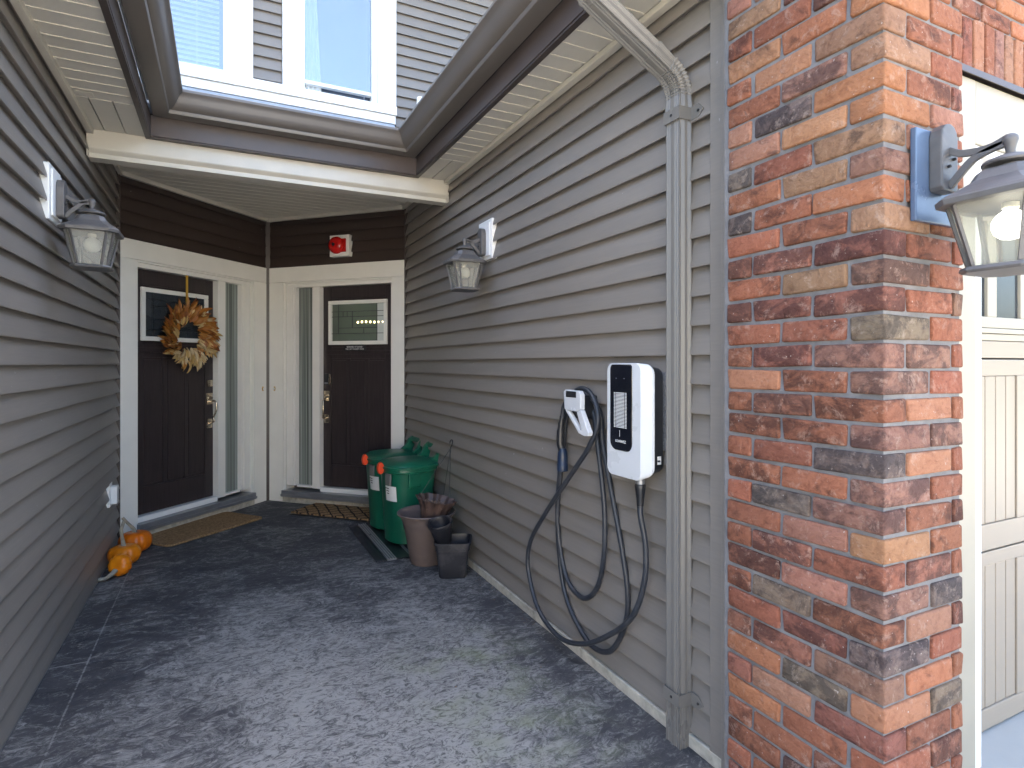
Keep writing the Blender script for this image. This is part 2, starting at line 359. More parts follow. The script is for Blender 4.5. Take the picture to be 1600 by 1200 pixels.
# ------------------------------------------------------------------ ground
struct(MB().add([(-200, -200, -.012), (200, -200, -.012), (200, 200, -.012), (-200, 200, -.012)], [(0, 1, 2, 3)]).build('ground', M_GROUND))
struct(MB().add([(-6, -26, -.006), (14, -26, -.006), (14, 1.3, -.006), (-6, 1.3, -.006)], [(0, 1, 2, 3)]).build('driveway', M_DRIVE))
struct(MB().add([(XL-.05, .78, 0), (1.75, .78, 0), (1.75, 1.38, 0), (XR+.01, 1.38, 0), (XR+.01, HW+.05, 0), (.396, 6.33, 0), (XL-.05, HW+.05, 0)], [(0, 1, 2, 3, 4, 5, 6)]).build('patio', M_PATIO))

# ------------------------------------------------------------------ siding walls
def board_mesh(L, m, butt=.0205, top=None):
    h = top or RV
    prof = [(.03, .012), (.0075, .012), (-butt+.005, .0055), (-butt+.0035, .0), (-butt, .001), (-butt-.0005, .012), (.0065, h+.0118), (.03, h+.0118)]
    o = MB().prism(prof, 0, L, 'x')      # local x along, y = depth (negative outwards), z up
    return o.mesh('siding_board', m, smooth=25)
def siding(label, cat, x, y, rz, L, z0, n, m, extra=None):
    t = thing('siding_wall', label, cat, (x, y, 0), rz)
    me = board_mesh(L, m)
    for k in range(n):
        o = link('siding_board', me, t, (0, random.uniform(-.0006, .0006), z0+k*RV), (random.uniform(-.001, .001), 0, 0))
    MB().box(0, L, .0302, .13, max(0, z0-.05), z0+n*RV).build('sheathing', m, t)
    return t
# right wall: local x runs from the far corner towards the camera
wr = siding('taupe lap siding wall on the right carrying the charger and downspout', 'wall', XR, HW-.004, -PI/2, HW-1.47, Z0, 27, M_SIDE)
bx('foundation', M_CONC, wr, .02, HW-1.36, -.028, .03, .0, .046, bevel=.004)
bx('corner_trim', M_SIDE, wr, HW-1.468, HW-1.415, -.026, .03, .02, 2.80)
bx('corner_trim', M_SIDE, wr, HW-1.414, HW-1.396, -.032, .03, .02, 2.80)
bx('inside_corner_post', M_DARKSIDE, wr, .0, .018, -.024, .02, 0, 2.76)
wl = siding('taupe lap siding wall on the left with pumpkins along its foot', 'wall', XL, 1.2, PI/2, HW-1.204, Z0-.035, 27, M_SIDE)
bx('starter_strip', M_ALU, wl, .0, HW-1.25, -.017, .02, .001, .012, bevel=.001)
bx('corner_trim', M_SIDE, wl, -.05, -.001, -.02, .06, 0, 2.8)
bx('inside_corner_post', M_DARKSIDE, wl, HW-1.222, HW-1.204, -.024, .02, .0, 2.76)
# angled walls above the two doors; local +x along the wall, -y towards the viewer
AX, AY, BX, BY = XL, HW, .396, 6.265
for (x, y, rz, lab) in ((AX, AY, PI/4, 'dark brown siding above the door with the wreath'), (BX, BY, -PI/4, 'dark brown siding around the red alarm bell')):
    t = thing('siding_wall', lab, 'wall', (x, y, 0), rz)
    me = board_mesh(WL, M_DARKSIDE)
    for k in range(22, 27): link('siding_board', me, t, (0, 0, Z0+k*RV))
    bx('sheathing', M_DARKSIDE, t, 0, WL, .14, .22, 0, 2.86)
post = bx('corner_post', M_DARKSIDE, None, BX-.022, BX+.022, BY-.045, BY-.005, 0, 2.765)
tag(post, 'narrow dark vertical strip in the corner between the two doors', 'corner post')

# ------------------------------------------------------------------ door units
def door_unit(mirror, label, x, y, rz):
    t = thing('front_door', label, 'door', (x, y, 0), rz, 'entrance doors')
    def X(a, b): return (a, b) if not mirror else (WL-b, WL-a)
    def B(name, m, a, b, y0, y1, z0, z1, parent=t, bevel=.003):
        a, b = X(a, b); return bx(name, m, parent, a, b, y0, y1, z0, z1, bevel=bevel)
    fr = B('door_frame', M_WHITE, .004, .145, -.022, .12, 0, 2.135)                 # hinge side casing
    fr2 = B('door_frame', M_WHITE, 1.345, 1.545, -.022, .12, 0, 2.135)
    B('door_frame', M_WHITE, .004, 1.545, -.022, .12, 2.137, 2.283)
    B('casing_bead', M_WHITE, .145, .160, -.012, .12, .05, 2.120)
    B('casing_bead', M_WHITE, 1.329, 1.344, -.012, .12, .05, 2.120)
    B('casing_bead', M_WHITE, .145, 1.344, -.012, .12, 2.121, 2.136)
    B('jamb', M_WHITE, .161, .172, .006, .12, .16, 2.10); B('jamb', M_WHITE, 1.222, 1.328, .006, .12, .16, 2.10)
    B('jamb', M_WHITE, 1.245, 1.262, -.004, .005, .16, 2.09)
    B('head_jamb', M_WHITE, .161, 1.328, .004, .12, 2.085, 2.120)
    B('mullion', M_WHITE, .947, 1.03, .004, .12, .145, 2.084)
    # sidelight
    B('sidelight_pane', G_REED, 1.031, 1.221, .052, .058, .165, 2.084, bevel=0)
    B('sidelight_sill', M_WHITE, 1.031, 1.221, .02, .06, .145, .164)
    B('sidelight_backing', mat('pale_hall_wall', (.30, .32, .29), .8, var=.2), 1.031, 1.221, .121, .135, .16, 2.08)
    # sill
    B('threshold', M_ALU, .146, 1.344, -.055, .12, .055, .118, bevel=.004)
    B('threshold_nose', M_ALU, .146, 1.344, -.068, -.055, .062, .085)
    B('weather_strip', M_WHITE2, .172, .946, .010, .12, .119, .160)
    B('footing', M_CONC, .146, 1.344, -.035, .12, .0, .054)
    # slab
    sl = B('door_slab', M_DOOR, .173, .946, .072, .115, .162, 2.084, bevel=.002)
    # raised rails and stiles
    def R(a, b, z0, z1, y0=.062): return B('rail', M_DOOR, a, b, y0, .0735, z0, z1, parent=sl)
    R(.173, .262, .164, 2.082); R(.857, .945, .164, 2.082)
    R(.263, .856, .164, .375); R(.263, .856, 1.395, 1.50); R(.263, .856, 1.965, 2.082)
    for a in (.442, .643): R(a, a+.034, .376, 1.394)
    B('ledge', M_DOOR, .21, .91, .048, .0615, 1.435, 1.47, parent=sl)
    for a in (.275, .488, .689):
        w_ = .155
        B('door_panel', M_DOOR, a, a+w_-(.0), .0655, .0734, .395, 1.375, parent=sl, bevel=.0065)
    # light in the door: white frame and leaded glass
    g0, g1, h0, h1 = .235, .875, 1.525, 1.945
    for (a, b, c, d) in ((g0, g1, h0, h0+.035), (g0, g1, h1-.035, h1), (g0, g0+.035, h0+.0355, h1-.0355), (g1-.035, g1, h0+.0355, h1-.0355)):
        B('glass_frame', M_WHITE, a, b, .040, .0612, c, d, parent=sl, bevel=.004)
    i0, i1, j0, j1 = g0+.036, g1-.036, h0+.036, h1-.036
    def U(a, b, c, d): return (i0+(i1-i0)*a, i0+(i1-i0)*b, j0+(j1-j0)*c, j0+(j1-j0)*d)
    a, b, c, d = U(0, .88, 0, 1)
    if not mirror: a, b = i0, i1
    B('door_pane', G_LEAD if mirror else G_DARK, a, b, .054, .058, c, d, parent=sl, bevel=0)
    if mirror:
        a, b, c, d = U(.0, .115, 0, 1); 
    if mirror:
        B('door_pane', G_HAMMER, i0, i0+.07, .0515, .0535, j0, j1, parent=sl, bevel=0)
    B('room_behind', mat('green_grey_room', (.12, .14, .11), .8) if mirror else M_INT, i0-.02, i1+.02, .0601, .0610, j0-.01, j1+.01, parent=sl, bevel=0)
    cm = MB()
    def came(a, b, c, d):
        a, b, c, d = U(a, b, c, d)
        if mirror: a, b = WL-b, WL-a; a, b = WL-(i1-(WL-b-i0)) if False else a, b
        cm.box(a-.0025, b+.0025, .049, .0511, c-.0025, d+.0025)
    # (fractions run from the hinge side)
    if mirror:
        for q_ in ((0, 1, .2, .2), (0, 1, .8, .8), (.13, .13, 0, 1), (.87, .87, .2, 1), (0, 1, .66, .66), (.13, .87, .35, .35), (.6, .6, .35, .8), (.7, .7, .66, .8), (.78, .78, .66, .8), (.38, .38, .2, .35)): came(*q_)
    else:
        for q_ in ((0, 1, .15, .15), (0, 1, .85, .85), (.12, .12, 0, 1), (.88, .88, 0, 1), (.12, .6, .4, .4), (.12, .88, .7, .7), (.3, .3, .15, .4), (.45, .45, .4, .7)): came(*q_)
    cm.build('lead_came', M_BLACK, sl)
    return t, X
dl, XLf = door_unit(False, 'dark panelled front door on the left, hung with a wreath', AX, AY, PI/4)
dr, XRf = door_unit(True, 'dark panelled front door under the red alarm bell', BX, BY, -PI/4)
# warm chandelier seen through the right door's glass
ch = MB()
for k in range(7): ch.lathe([(.001, -.012), (.008, -.006), (.010, .004), (.002, .014)], (.86+.0-.06+k*.045+.20, .0590, 1.735+.003*math.sin(k)), 8)
ch2 = ch.build('chandelier_bulbs', E_WARM, dr)
# handles
def handleset(parent, x, keypad, curved, msh):
    kn = MB(); kn.box(x-.028, x+.028, .046, .0615, 1.14, 1.20 if curved else 1.25); hs = kn.build('deadbolt', M_BLACK if keypad else M_NICKEL, parent, bevel=.006, smooth=40)
    if keypad:
        bx('keypad_rim', M_NICKEL, hs, x+.029, x+.034, .044, .0615, 1.145, 1.245); bx('keypad_buttons', M_ALU, hs, x-.02, x+.02, .0435, .0455, 1.15, 1.165)
    h = bx('handle_plate', M_NICKEL, parent, x-.03, x+.03, .050, .0615, .985, 1.085, bevel=.004)
    MB().lathe([(.014, .030), (.016, .034), (.016, .0498)], (x, 0, 1.04), 16, 'y').build('lock_cylinder', M_NICKEL, h, smooth=True)
    bx('thumb_latch', M_NICKEL, h, x-.012, x+.012, .018, .0498, 1.005, 1.013)
    h2 = bx('handle_plate', M_NICKEL, parent, x-.025, x+.025, .050, .0615, .775, .855, bevel=.004)
    if curved: path = spline([(x, .052, 1.01), (x+.003, .0, 1.015), (x+.006, -.018, .985), (x+.004, -.012, .92), (x, .008, .87), (x, .005, .835), (x, .05, .815)], 8)
    else: path = [(x, .052, .995), (x, .0, .995), (x, -.004, .99), (x, -.004, .83), (x, .0, .825), (x, .052, .825)]
    MB().tube(path, .0075, 10).build('handle', M_NICKEL, parent, smooth=50)
handleset(dl, .900, False, True, None)
handleset(dr, WL-.900, True, False, None)
MB().tube([(.58, .1, .3)], .01) if False else None
# door sign
bx_ = bx('door_sign', M_BLACK, None, -.12, .12, -.004, .004, -.024, .024, bevel=.001)
tag(bx_, 'small black sign with two lines of white writing under the door glass', 'sign')
cR = math.cos(-PI/4); sR = math.sin(-PI/4)
def onR(s, y, z): return (BX+s*cR-y*sR, BY+s*sR+y*cR, z)
cL = math.cos(PI/4); sL = math.sin(PI/4)
def onL(s, y, z): return (AX+s*cL-y*sL, AY+s*sL+y*cL, z)
bx_.location = onR(.975, .043, 1.492); bx_.rotation_euler = (0, 0, -PI/4)
letters('BEWARE OF DOGS', .020, M_WHITE2, bx_, (0, -.0045, .010), (PI/2, 0, 0))
letters('THE CAT IS SHADY TOO', .018, M_WHITE2, bx_, (0, -.0045, -.010), (PI/2, 0, 0))
# doorbell buttons
for p, rz, lab in ((onL(1.465, -.023, 1.10), PI/4, 'small brass doorbell button on the frame of the wreath door'), (onR(.105, -.023, 1.10), -PI/4, 'small brass doorbell button on the frame of the alarm bell door')):
    d = MB().lathe([(.013, 0), (.012, -.005), (.004, -.008)], n=16, axis='y').build('doorbell', M_BRASS, None, p, (0, 0, rz), smooth=True); d.scale = (1, 1, 1.8)
    tag(d, lab, 'doorbell', 'doorbell buttons')
    MB().lathe([(.007, -.0082), (.006, -.011), (.002, -.012)], n=12, axis='y').build('button', M_PAPER, d, smooth=True)
# red alarm bell
ab = thing('alarm_bell', 'round red alarm bell on a white square box above the door', 'alarm bell', onR(.875, -.015, 2.445), -PI/4)
bx('mounting_box', M_WHITE, ab, -.105, .105, -.045, .015, -.10, .10, bevel=.004)
MB().box(.02, .075, -.062, -.0455, -.062, .062).build('back_box', M_BELLRED, ab, bevel=.004)
MB().lathe([(.078, -.0630), (.080, -.075), (.074, -.094), (.055, -.110), (.028, -.119), (.004, -.121)], (-.012, 0, 0), 32, 'y').build('gong', M_BELLRED, ab, smooth=50)
MB().lathe([(.016, -.1195), (.015, -.126), (.004, -.129)], (-.012, 0, 0), 14, 'y').build('nut', M_BLACK, ab, smooth=True)

# ------------------------------------------------------------------ porch ceiling, eaves, gutters
ZC, ZS = 2.77, 2.675
pc = thing('porch_ceiling', 'cream boarded ceiling over the two angled front doors', 'ceiling', (0, 0, 0))
y = 4.152
while y < 6.25:
    y1 = min(y+RV-.006, 6.255)
    def ext(yy): return (XL, 1.4935) if yy <= HW else (XL+(yy-HW), 1.4935-(yy-HW))
    a0, b0 = ext(y); a1, b1 = ext(y1)
    MB().prism([(a0, y), (b0, y), (b1, y1), (a1, y1)], ZC, ZC+.012).build('ceiling_board', M_SOFFIT, pc, bevel=.0)
    MB().prism([(a1, y1), (b1, y1), (b1-.0, y1+.0055), (a1+.0, y1+.0055)], ZC-.004, ZC+.014).build('ceiling_bead', M_CREAM, pc)
    y += RV
def strip(p0, p1, inset, w_, h_, name, m, parent, z):
    a = Vector((*p0, 0)); b = Vector((*p1, 0)); d = (b-a).normalized(); nrm = Vector((d.y, -d.x, 0))
    return MB().prism([(a+nrm*inset)[:2], (b+nrm*inset)[:2], (b+nrm*(inset+w_))[:2], (a+nrm*(inset+w_))[:2]], z, z+h_).build(name, m, parent, bevel=.002)
strip((XL, HW), (BX, BY), .012, .030, .032, 'ceiling_molding', M_CREAM, pc, ZC-.033)
strip((BX, BY), (1.495, HW), .012, .030, .032, 'ceiling_molding', M_CREAM, pc, ZC-.033)
bx('ceiling_molding', M_CREAM, pc, XL+.012, XL+.04, 4.152, HW, ZC-.033, ZC-.001); bx('ceiling_molding', M_CREAM, pc, XR-.045, XR-.015, 4.152, HW, ZC-.033, ZC-.001)
# beam
bm_ = thing('porch_beam', 'long cream boxed beam crossing in front of the porch ceiling', 'beam')
MB().prism([(4.03, 2.675-.001), (4.03, 2.572), (4.034, 2.566), (4.058, 2.548), (4.058, 2.522), (4.15, 2.522), (4.15, 2.80), (4.045, 2.80), (4.045, 2.674)], XL+.018, 1.470, 'x').build('beam_cladding', M_CREAM, bm_, bevel=.0015)
bx('end_cap', M_CREAM, bm_, 1.4705, 1.476, 4.026, 4.15, 2.52, 2.673, bevel=.001)
bx('end_cap', M_CREAM, bm_, XL+.012, XL+.0175, 4.026, 4.15, 2.52, 2.673, bevel=.001)
# eaves
ev = thing('eaves', 'cream vented soffit and dark fascia around the open middle of the porch', 'eaves')
FX0, FX1, FY = -.375, 1.215, 3.98
YE = 1.15
def rib_board(x0, x1, y0, y1, along):    # a soffit board with a raised bead on its edge
    MB().box(x0, x1, y0, y1, ZS, ZS+.012).build('soffit_board', M_SOFFIT, ev, bevel=.0)
for (x0, x1, yc) in ((XL, FX0-.032, 3.56), (FX1+.032, XR, 3.60)):
    yy = yc
    n = 0
    while yy-RV > YE:
        rib_board(x0, x1, yy-RV+.012, yy, 'x')
        MB().box(x0, x1, yy-RV+.001, yy-RV+.0115, ZS-.0035, ZS+.012).build('soffit_bead', M_CREAM, ev)
        yy -= RV
    # mitred corner: boards running the other way
    k = 0; xx = x0
    while xx < x1-.02:
        xb = min(xx+RV-.006, x1); MB().box(xx, xb, yc+.006, 4.025, ZS-.002, ZS+.012).build('soffit_board', M_SOFFIT, ev, bevel=.001); xx += RV
    cx_ = x0+.06 if x0 < 0 else x1-.12
    bx('soffit_vent_stamp', M_SOFFIT, ev, cx_, cx_+.07, yc-.075, yc-.03, ZS-.006, ZS-.0036, bevel=.001)
# wall mouldings under the soffit
bx('wall_molding', M_CREAM, ev, XL+.016, XL+.046, YE, 4.02, ZS-.030, ZS-.001); bx('wall_molding', M_CREAM, ev, XR-.052, XR-.017, YE, 4.02, ZS-.030, ZS-.0045)
# fascia with a darker bottom lip
bx('fascia', M_FASCIA, ev, FX0-.02, FX0-.001, YE, FY, ZS-.002, 2.79); bx('fascia', M_FASCIA, ev, FX1+.001, FX1+.02, YE, FY, ZS-.002, 2.79); bx('fascia', M_FASCIA, ev, FX0-.02, FX1+.02, FY+.0015, FY+.02, ZS-.004, 2.79)
bx('fascia_lip', M_DARKSIDE, ev, FX0-.031, FX0-.003, YE, FY, ZS-.016, ZS-.0055); bx('fascia_lip', M_DARKSIDE, ev, FX1+.003, FX1+.031, YE, FY, ZS-.016, ZS-.0055); bx('fascia_lip', M_DARKSIDE, ev, FX0-.031, FX1+.031, FY+.003, 4.026, ZS-.014, ZS-.0065)
# gutters
GP = [(.012, 2.905), (.012, 2.782), (.088, 2.780), (.096, 2.782), (.100, 2.790), (.100, 2.802), (.108, 2.806), (.118, 2.812), (.130, 2.824), (.140, 2.842), (.148, 2.862), (.156, 2.876), (.166, 2.884), (.170, 2.890), (.170, 2.903), (.167, 2.906), (.158, 2.906), (.156, 2.900), (.160, 2.896), (.158, 2.886), (.146, 2.878), (.138, 2.862), (.128, 2.842), (.118, 2.828), (.104, 2.818), (.094, 2.812), (.092, 2.792), (.018, 2.790), (.018, 2.905)]
def gutter(fn0, fn1, label):
    vs = [fn0(a)+(z,) for a, z in GP]+[fn1(a)+(z,) for a, z in GP]; n = len(GP)
    o = MB().add(vs, [tuple(range(n))[::-1], tuple(range(n, 2*n))]+[(i, (i+1) % n, n+(i+1) % n, n+i) for i in range(n)]).build('gutter', M_GUTTER, None, smooth=30)
    tag(o, label, 'gutter', 'gutters around the porch opening'); return o
gl_ = gutter(lambda a: (FX0+a, YE), lambda a: (FX0+a, FY-a), 'grey gutter on the left eave, running towards the viewer')
gb_ = gutter(lambda a: (FX0+a, FY-a-.0), lambda a: (FX1-a, FY-a), 'grey gutter across the back eave under the upstairs windows')
gr_ = gutter(lambda a: (FX1-a, YE), lambda a: (FX1-a, FY-a), 'grey gutter on the right eave that feeds the downspout')
# white drip edge of the roof inside the right gutter, roof planes
rf = thing('porch_roof', 'dark shingled roof slopes draining into the gutters', 'roof')
for (a, b) in (((FX0+.01, YE-.02, 2.90), (FX0-2.3, YE-.02, 2.90+2.3/3)),):
    pass
def slab(p, name, m): # p = 4 lower corners
    vs = [Vector(q) for q in p]+[Vector(q)+Vector((0, 0, .06)) for q in p]
    return MB().add(vs, [(3, 2, 1, 0), (4, 5, 6, 7), (0, 1, 5, 4), (1, 2, 6, 5), (2, 3, 7, 6), (3, 0, 4, 7)]).build(name, m, rf)
slab([(FX0-.03, YE, 2.80), (FX0-.03, 8, 2.80), (FX0-3.6, 8, 4.0), (FX0-3.6, YE, 4.0)], 'roof_slope', M_SHING)
slab([(FX1+.03, YE, 2.80), (FX1+.03, 8, 2.80), (FX1+3.6, 8, 4.0), (FX1+3.6, YE, 4.0)], 'roof_slope', M_SHING)
slab([(FX0-1.7, FY+.03, 2.81), (FX1+1.7, FY+.03, 2.81), (FX1+1.7, FY+1.63, 3.33), (FX0-1.7, FY+1.63, 3.33)], 'roof_slope', M_SHING)
bx('drip_edge', M_WHITE2, rf, FX1-.012, FX1+.02, YE, FY-.02, 2.866, 2.874); bx('drip_edge', M_WHITE2, rf, FX0-.02, FX0+.012, YE, FY-.02, 2.866, 2.874); bx('drip_edge', M_WHITE2, rf, FX0, FX1, FY-.012, FY+.02, 2.876, 2.884)
vp = thing('vent_pipe', 'short white plastic pipe standing on the roof beside the upstairs window', 'pipe', (1.745, 5.25, 3.35))
vp.location = (1.70, 5.42, 3.35)
MB().lathe([(.03, -.3), (.03, .45)], n=16).build('pipe', M_WHITE2, vp, smooth=50); MB().lathe([(.036, .451), (.037, .47), (.037, .54), (.033, .545)], n=16).build('pipe_collar', M_WHITE2, vp, smooth=50)

# ------------------------------------------------------------------ upstairs wall and windows
YU = 5.6
uw = thing('upper_wall', 'upstairs wall of grey lap siding above the porch roof', 'wall', (-3.6, YU, 0), 0)
U0 = 3.235
bnds = [(0, 3.19)]
L1 = board_mesh(8.0, M_SIDE); L2 = board_mesh(.235, M_SIDE); L3 = board_mesh(3.3, M_SIDE); L4 = board_mesh(2.4, M_SIDE)
for k in range(0, 24):
    z = U0+k*RV
    if z < 3.58 or z > 4.97: link('siding_board', L1, uw, (0, 0, z))
    else:
        link('siding_board', L4, uw, (0, 0, z)); link('siding_board', L2, uw, (3.6+.2365, 0, z)); link('siding_board', L3, uw, (3.6+1.503, 0, z))
bx('sheathing', M_SIDE, uw, -.2, 8.0, .08, .2, 3.2, 5.66, bevel=0)
bx('upper_soffit', M_SOFFIT, uw, -.4, 8.4, -.45, .2, 5.67, 5.69, bevel=0); bx('upper_fascia', M_FASCIA, uw, -.4, 8.4, -.47, -.451, 5.66, 5.82)
def upper_window(label, x0, x1, blind):
    t = thing('upper_window', label, 'window', (0, YU, 0), 0, 'white upstairs windows')
    zb, zt = 3.735, 4.95
    M_WHITE2 = MATS['bright_white_vinyl']
    bx('window_trim', M_WHITE2, t, x0, x0+.135, -.045, .05, zb+.085, zt); bx('window_trim', M_WHITE2, t, x1-.18, x1, -.045, .05, zb+.085, zt); bx('window_trim', M_WHITE2, t, x0, x1, -.045, .05, zt+.001, zt+.12)
    a, b = x0+.137, x1-.182
    fr = bx('window_frame', M_WHITE2, t, a, a+.05, -.03, .05, zb+.086, zt-.002)
    bx('window_frame', M_WHITE2, t, b-.05, b, -.03, .05, zb+.086, zt-.002); bx('window_frame', M_WHITE2, t, a+.051, b-.051, -.03, .05, zt-.05, zt-.002)
    a += .051; b -= .051
    if blind:
        bx('window_frame', M_WHITE2, t, a, b, -.025, .05, zb+.086, zb+.12)
        bx('window_pane', G_WIN, t, a, b, .002, .006, zb+.121, zt-.051, bevel=0)
        bl = thing('window_blind', 'white slatted blind lowered behind the left upstairs window', 'blind', (0, YU, 0))
        me = MB().prism([(.0125, -.016), (.034, .016), (.0345, .0145), (.0135, -.017)], a+.02, b-.03, 'x').mesh('slat', M_CURT)
        z = zb+.14
        while z < zt-.06: link('slat', me, bl, (0, 0, z), (0, 0, 0)); z += .044
        for ob in bl.children: ob.rotation_euler = (0, 0, 0)
        bx('cord', M_PAPER, bl, b-.20, b-.197, .009, .0115, zb+.13, zt-.06, bevel=0)
    else:
        bx('sash_rail', M_WHITE2, t, a, b, -.015, .035, zb+.155, zb+.187)
        bx('window_pane', G_WIN, t, a, b, .002, .006, zb+.188, zt-.051, bevel=0)
        bx('window_crank', M_ALU, t, b-.07, b-.064, -.01, .0, zb+.09, zb+.15)
        cu = MB(); pts = []
        nn = 24
        for i in range(nn+1):
            u = i/nn; pts.append((a+.005+u*.15, .034+.012*math.sin(u*22)))
        for i in range(nn):
            (xa, ya), (xb, yb) = pts[i], pts[i+1]
            cu.add([(xa, ya, zb+.09), (xb+.0, yb, zb+.09), (xb-.055*1, yb, zt), (xa-.055*(1-0), ya, zt)], [(0, 1, 2, 3)])
        c_ = cu.build('curtain', M_CURT, None, (0, YU, 0), smooth=60); tag(c_, 'pale curtain gathered at the side behind the open upstairs window', 'curtain')
    bx('room', mat('dim_upstairs_room', (.10, .13, .17), .9), t, x0+.1, x1-.1, .069, .078, zb+.05, zt, bevel=0)
    return t
upper_window('upstairs window on the left with lowered slatted blinds', -.60, .235, True)
upper_window('upstairs window on the right standing slightly open at the bottom', .475, 1.50, False)
sl_ = thing('window_apron', 'white board trim running under both upstairs windows', 'trim', (0, YU, 0))
bx('sill_board', M_WHITE2, sl_, -.62, 1.503, -.06, .05, 3.735, 3.818); bx('apron_board', M_WHITE2, sl_, -.62, 1.495, -.04, .05, 3.655, 3.733)
bx('flashing', M_ALU, sl_, -.62, 1.49, -.03, .05, 3.61, 3.653)

# ------------------------------------------------------------------ unseen house mass, shaped to keep the sun off the porch
def mass(x0, x1, y0, y1, z0, z1): MB().box(x0, x1, y0, y1, z0, z1).build('wall_mass', M_SIDE, hm)
hm = thing('house_body', 'plain taupe storeys of the house around and behind the porch', 'house')
mass(1.65, 7.5, 1.45, 9, 0, 2.72); mass(-6, -.86, 1.2, 9, 0, 2.72); mass(-6, 7.5, 6.6, 9, 0, 2.9)
mass(-6, 7.5, 5.82, 11, 3.0, 5.66)
MB().prism([(5.0, 5.83), (11.2, 5.83), (8.1, 8.2)], -6.4, 7.9, 'x').build('roof', M_SHING, hm)  # tall unseen roof, sized to keep the porch out of direct sun

# houses added unseen behind the camera, to bounce warm daylight into the porch
M_OPP = mat('pale_beige_stucco', (.62, .58, .50), .8, var=.05)
for i in range(4):
    x0 = -33+i*9.0
    oh = thing('opposite_house', ['pale beige townhouse across the driveway, at the far left end', 'pale beige townhouse across the driveway, left of the middle', 'pale beige townhouse across the driveway, right of the middle', 'pale beige townhouse across the driveway, at the far right end'][i], 'house', (x0, -15, 0), 0, 'townhouses across the driveway')
    bx('wall', M_OPP, oh, 0, 8.6, -8, 0, 0, 5.6, bevel=0)
    MB().prism([(.6, 5.6), (-8.6, 5.6), (-4, 8.0)], -.2, 8.8, 'x').build('roof', M_SHING, oh)
    bx('garage_door', M_GDOOR, oh, .8, 4.6, .002, .05, 0, 2.3, bevel=0); bx('front_door', M_DOOR, oh, 6.0, 7.0, .002, .05, .1, 2.2, bevel=0)
    for x in (1.2, 3.4, 6.0):
        wf = bx('window', M_WHITE2, oh, x, x+1.3, .002, .06, 3.4, 4.8, bevel=0); bx('pane', G_DARK, wf, x+.08, x+1.22, .061, .065, 3.48, 4.72, bevel=0)

# ------------------------------------------------------------------ brick pillar
BC = {'o': ((.36, .130, .058), .15), 'r': ((.29, .096, .050), .38), 'R': ((.26, .086, .048), .55), 'd': ((.25, .090, .058), .74), 'g': ((.17, .118, .098), .68),
      't': ((.285, .142, .080), .42), 'T': ((.37, .158, .078), .15), 'p': ((.33, .140, .090), .28), 'm': ((.26, .122, .082), .62), 'b': ((.20, .130, .092), .60)}
def bmesh_brick(w_, d_, h_, n):
    out = []
    for k in range(n):
        rnd = random.Random(int(w_*1000)*31+int(d_*1000)*7+k)
        b = MB().box(0, w_, 0, d_, 0, h_); me = bpy.data.meshes.new('brick'); me.from_pydata(b.v, [], b.f)
        bm = bmesh.new(); bm.from_mesh(me)
        for v in bm.verts: v.co += Vector((rnd.uniform(-.003, .003), rnd.uniform(-.002, .002), rnd.uniform(-.0024, .0024)))
        bmesh.ops.bevel(bm, geom=bm.edges[:], offset=.0058, segments=2, affect='EDGES', profile=.55)
        for v in bm.verts: v.co += Vector((rnd.uniform(-.0006, .0006),)*3)
        bm.to_mesh(me); bm.free(); me.materials.append(M_BRICK)
        for p in me.polygons: p.use_smooth = True
        out.append(me)
    return out
BW, BD, BH, CH = .1865, .0865, .0575, .0667
SX = bmesh_brick(BW, BD, BH, 6)       # stretcher lying along X
SY = bmesh_brick(BD, BW, BH, 6)       # stretcher lying along Y
HD = bmesh_brick(BD, BD, BH, 4)       # half brick
SOL = bmesh_brick(.0575, .0865, .190, 5)
def color(o, code):
    c, a = BC[code]; j = random.uniform(.88, 1.12)
    l_ = .10*(.3*c[0]+.6*c[1]+.1*c[2]); o.color = (min(1, c[0]*j*.93+l_), min(1, c[1]*j*random.uniform(.95, 1.09)*.98+l_), min(1, c[2]*j+l_), min(1, max(0, a+random.uniform(-.15, .15))))
CODES = {19: 'T R m r'.split(), 20: 'R d m m r'.split(), 21: 'r R b r'.split(), 22: 'd d d r m'.split(), 23: 'r t m r'.split(), 24: 'd d d r r'.split(),
         25: 'r R t r'.split(), 26: 'g r o r r'.split(), 27: 'r t m r'.split(), 28: 'g R t p r'.split(), 29: 'p T o p'.split(), 30: 'p g o R d'.split(),
         31: 'r m t r'.split(), 32: 'r T t r r'.split(), 33: 'T r o r'.split(), 18: 'r d R T r'.split(), 17: 'R R m m'.split(), 16: 'r R g T r'.split(),
         15: 'R r m r'.split(), 14: 'r g m R d'.split(), 13: 'R p T r'.split(), 12: 'r d R d r'.split(), 11: 'd p m g'.split(), 10: 'R b R p d'.split(),
         9: 'r d g r'.split(), 8: 'd d m o r'.split(), 7: 'o b T b'.split(), 6: 'd p d R r'.split()}
PX0, PY0, PX1, PY1 = 1.395, .845, 1.728, 1.345
pil = thing('brick_pillar', 'pillar of mottled red and brown bricks beside the garage door', 'pillar', (PX0, PY0, 0))
NB = 44
MB().box(.007, PX1-PX0-.004, .007, PY1-PY0-.004, 0, NB*CH-.006).build('mortar', M_MORTAR, pil)
def put(me, code, x, y, z, parent=pil):
    o = link('brick', me, parent, (x+random.uniform(-.002, .0012), y+random.uniform(-.002, .0012), z+random.uniform(-.0008, .0008)), (random.uniform(-.004, .004), random.uniform(-.004, .004), random.uniform(-.004, .004)))
    color(o, code); return o
rc = lambda i: random.choice
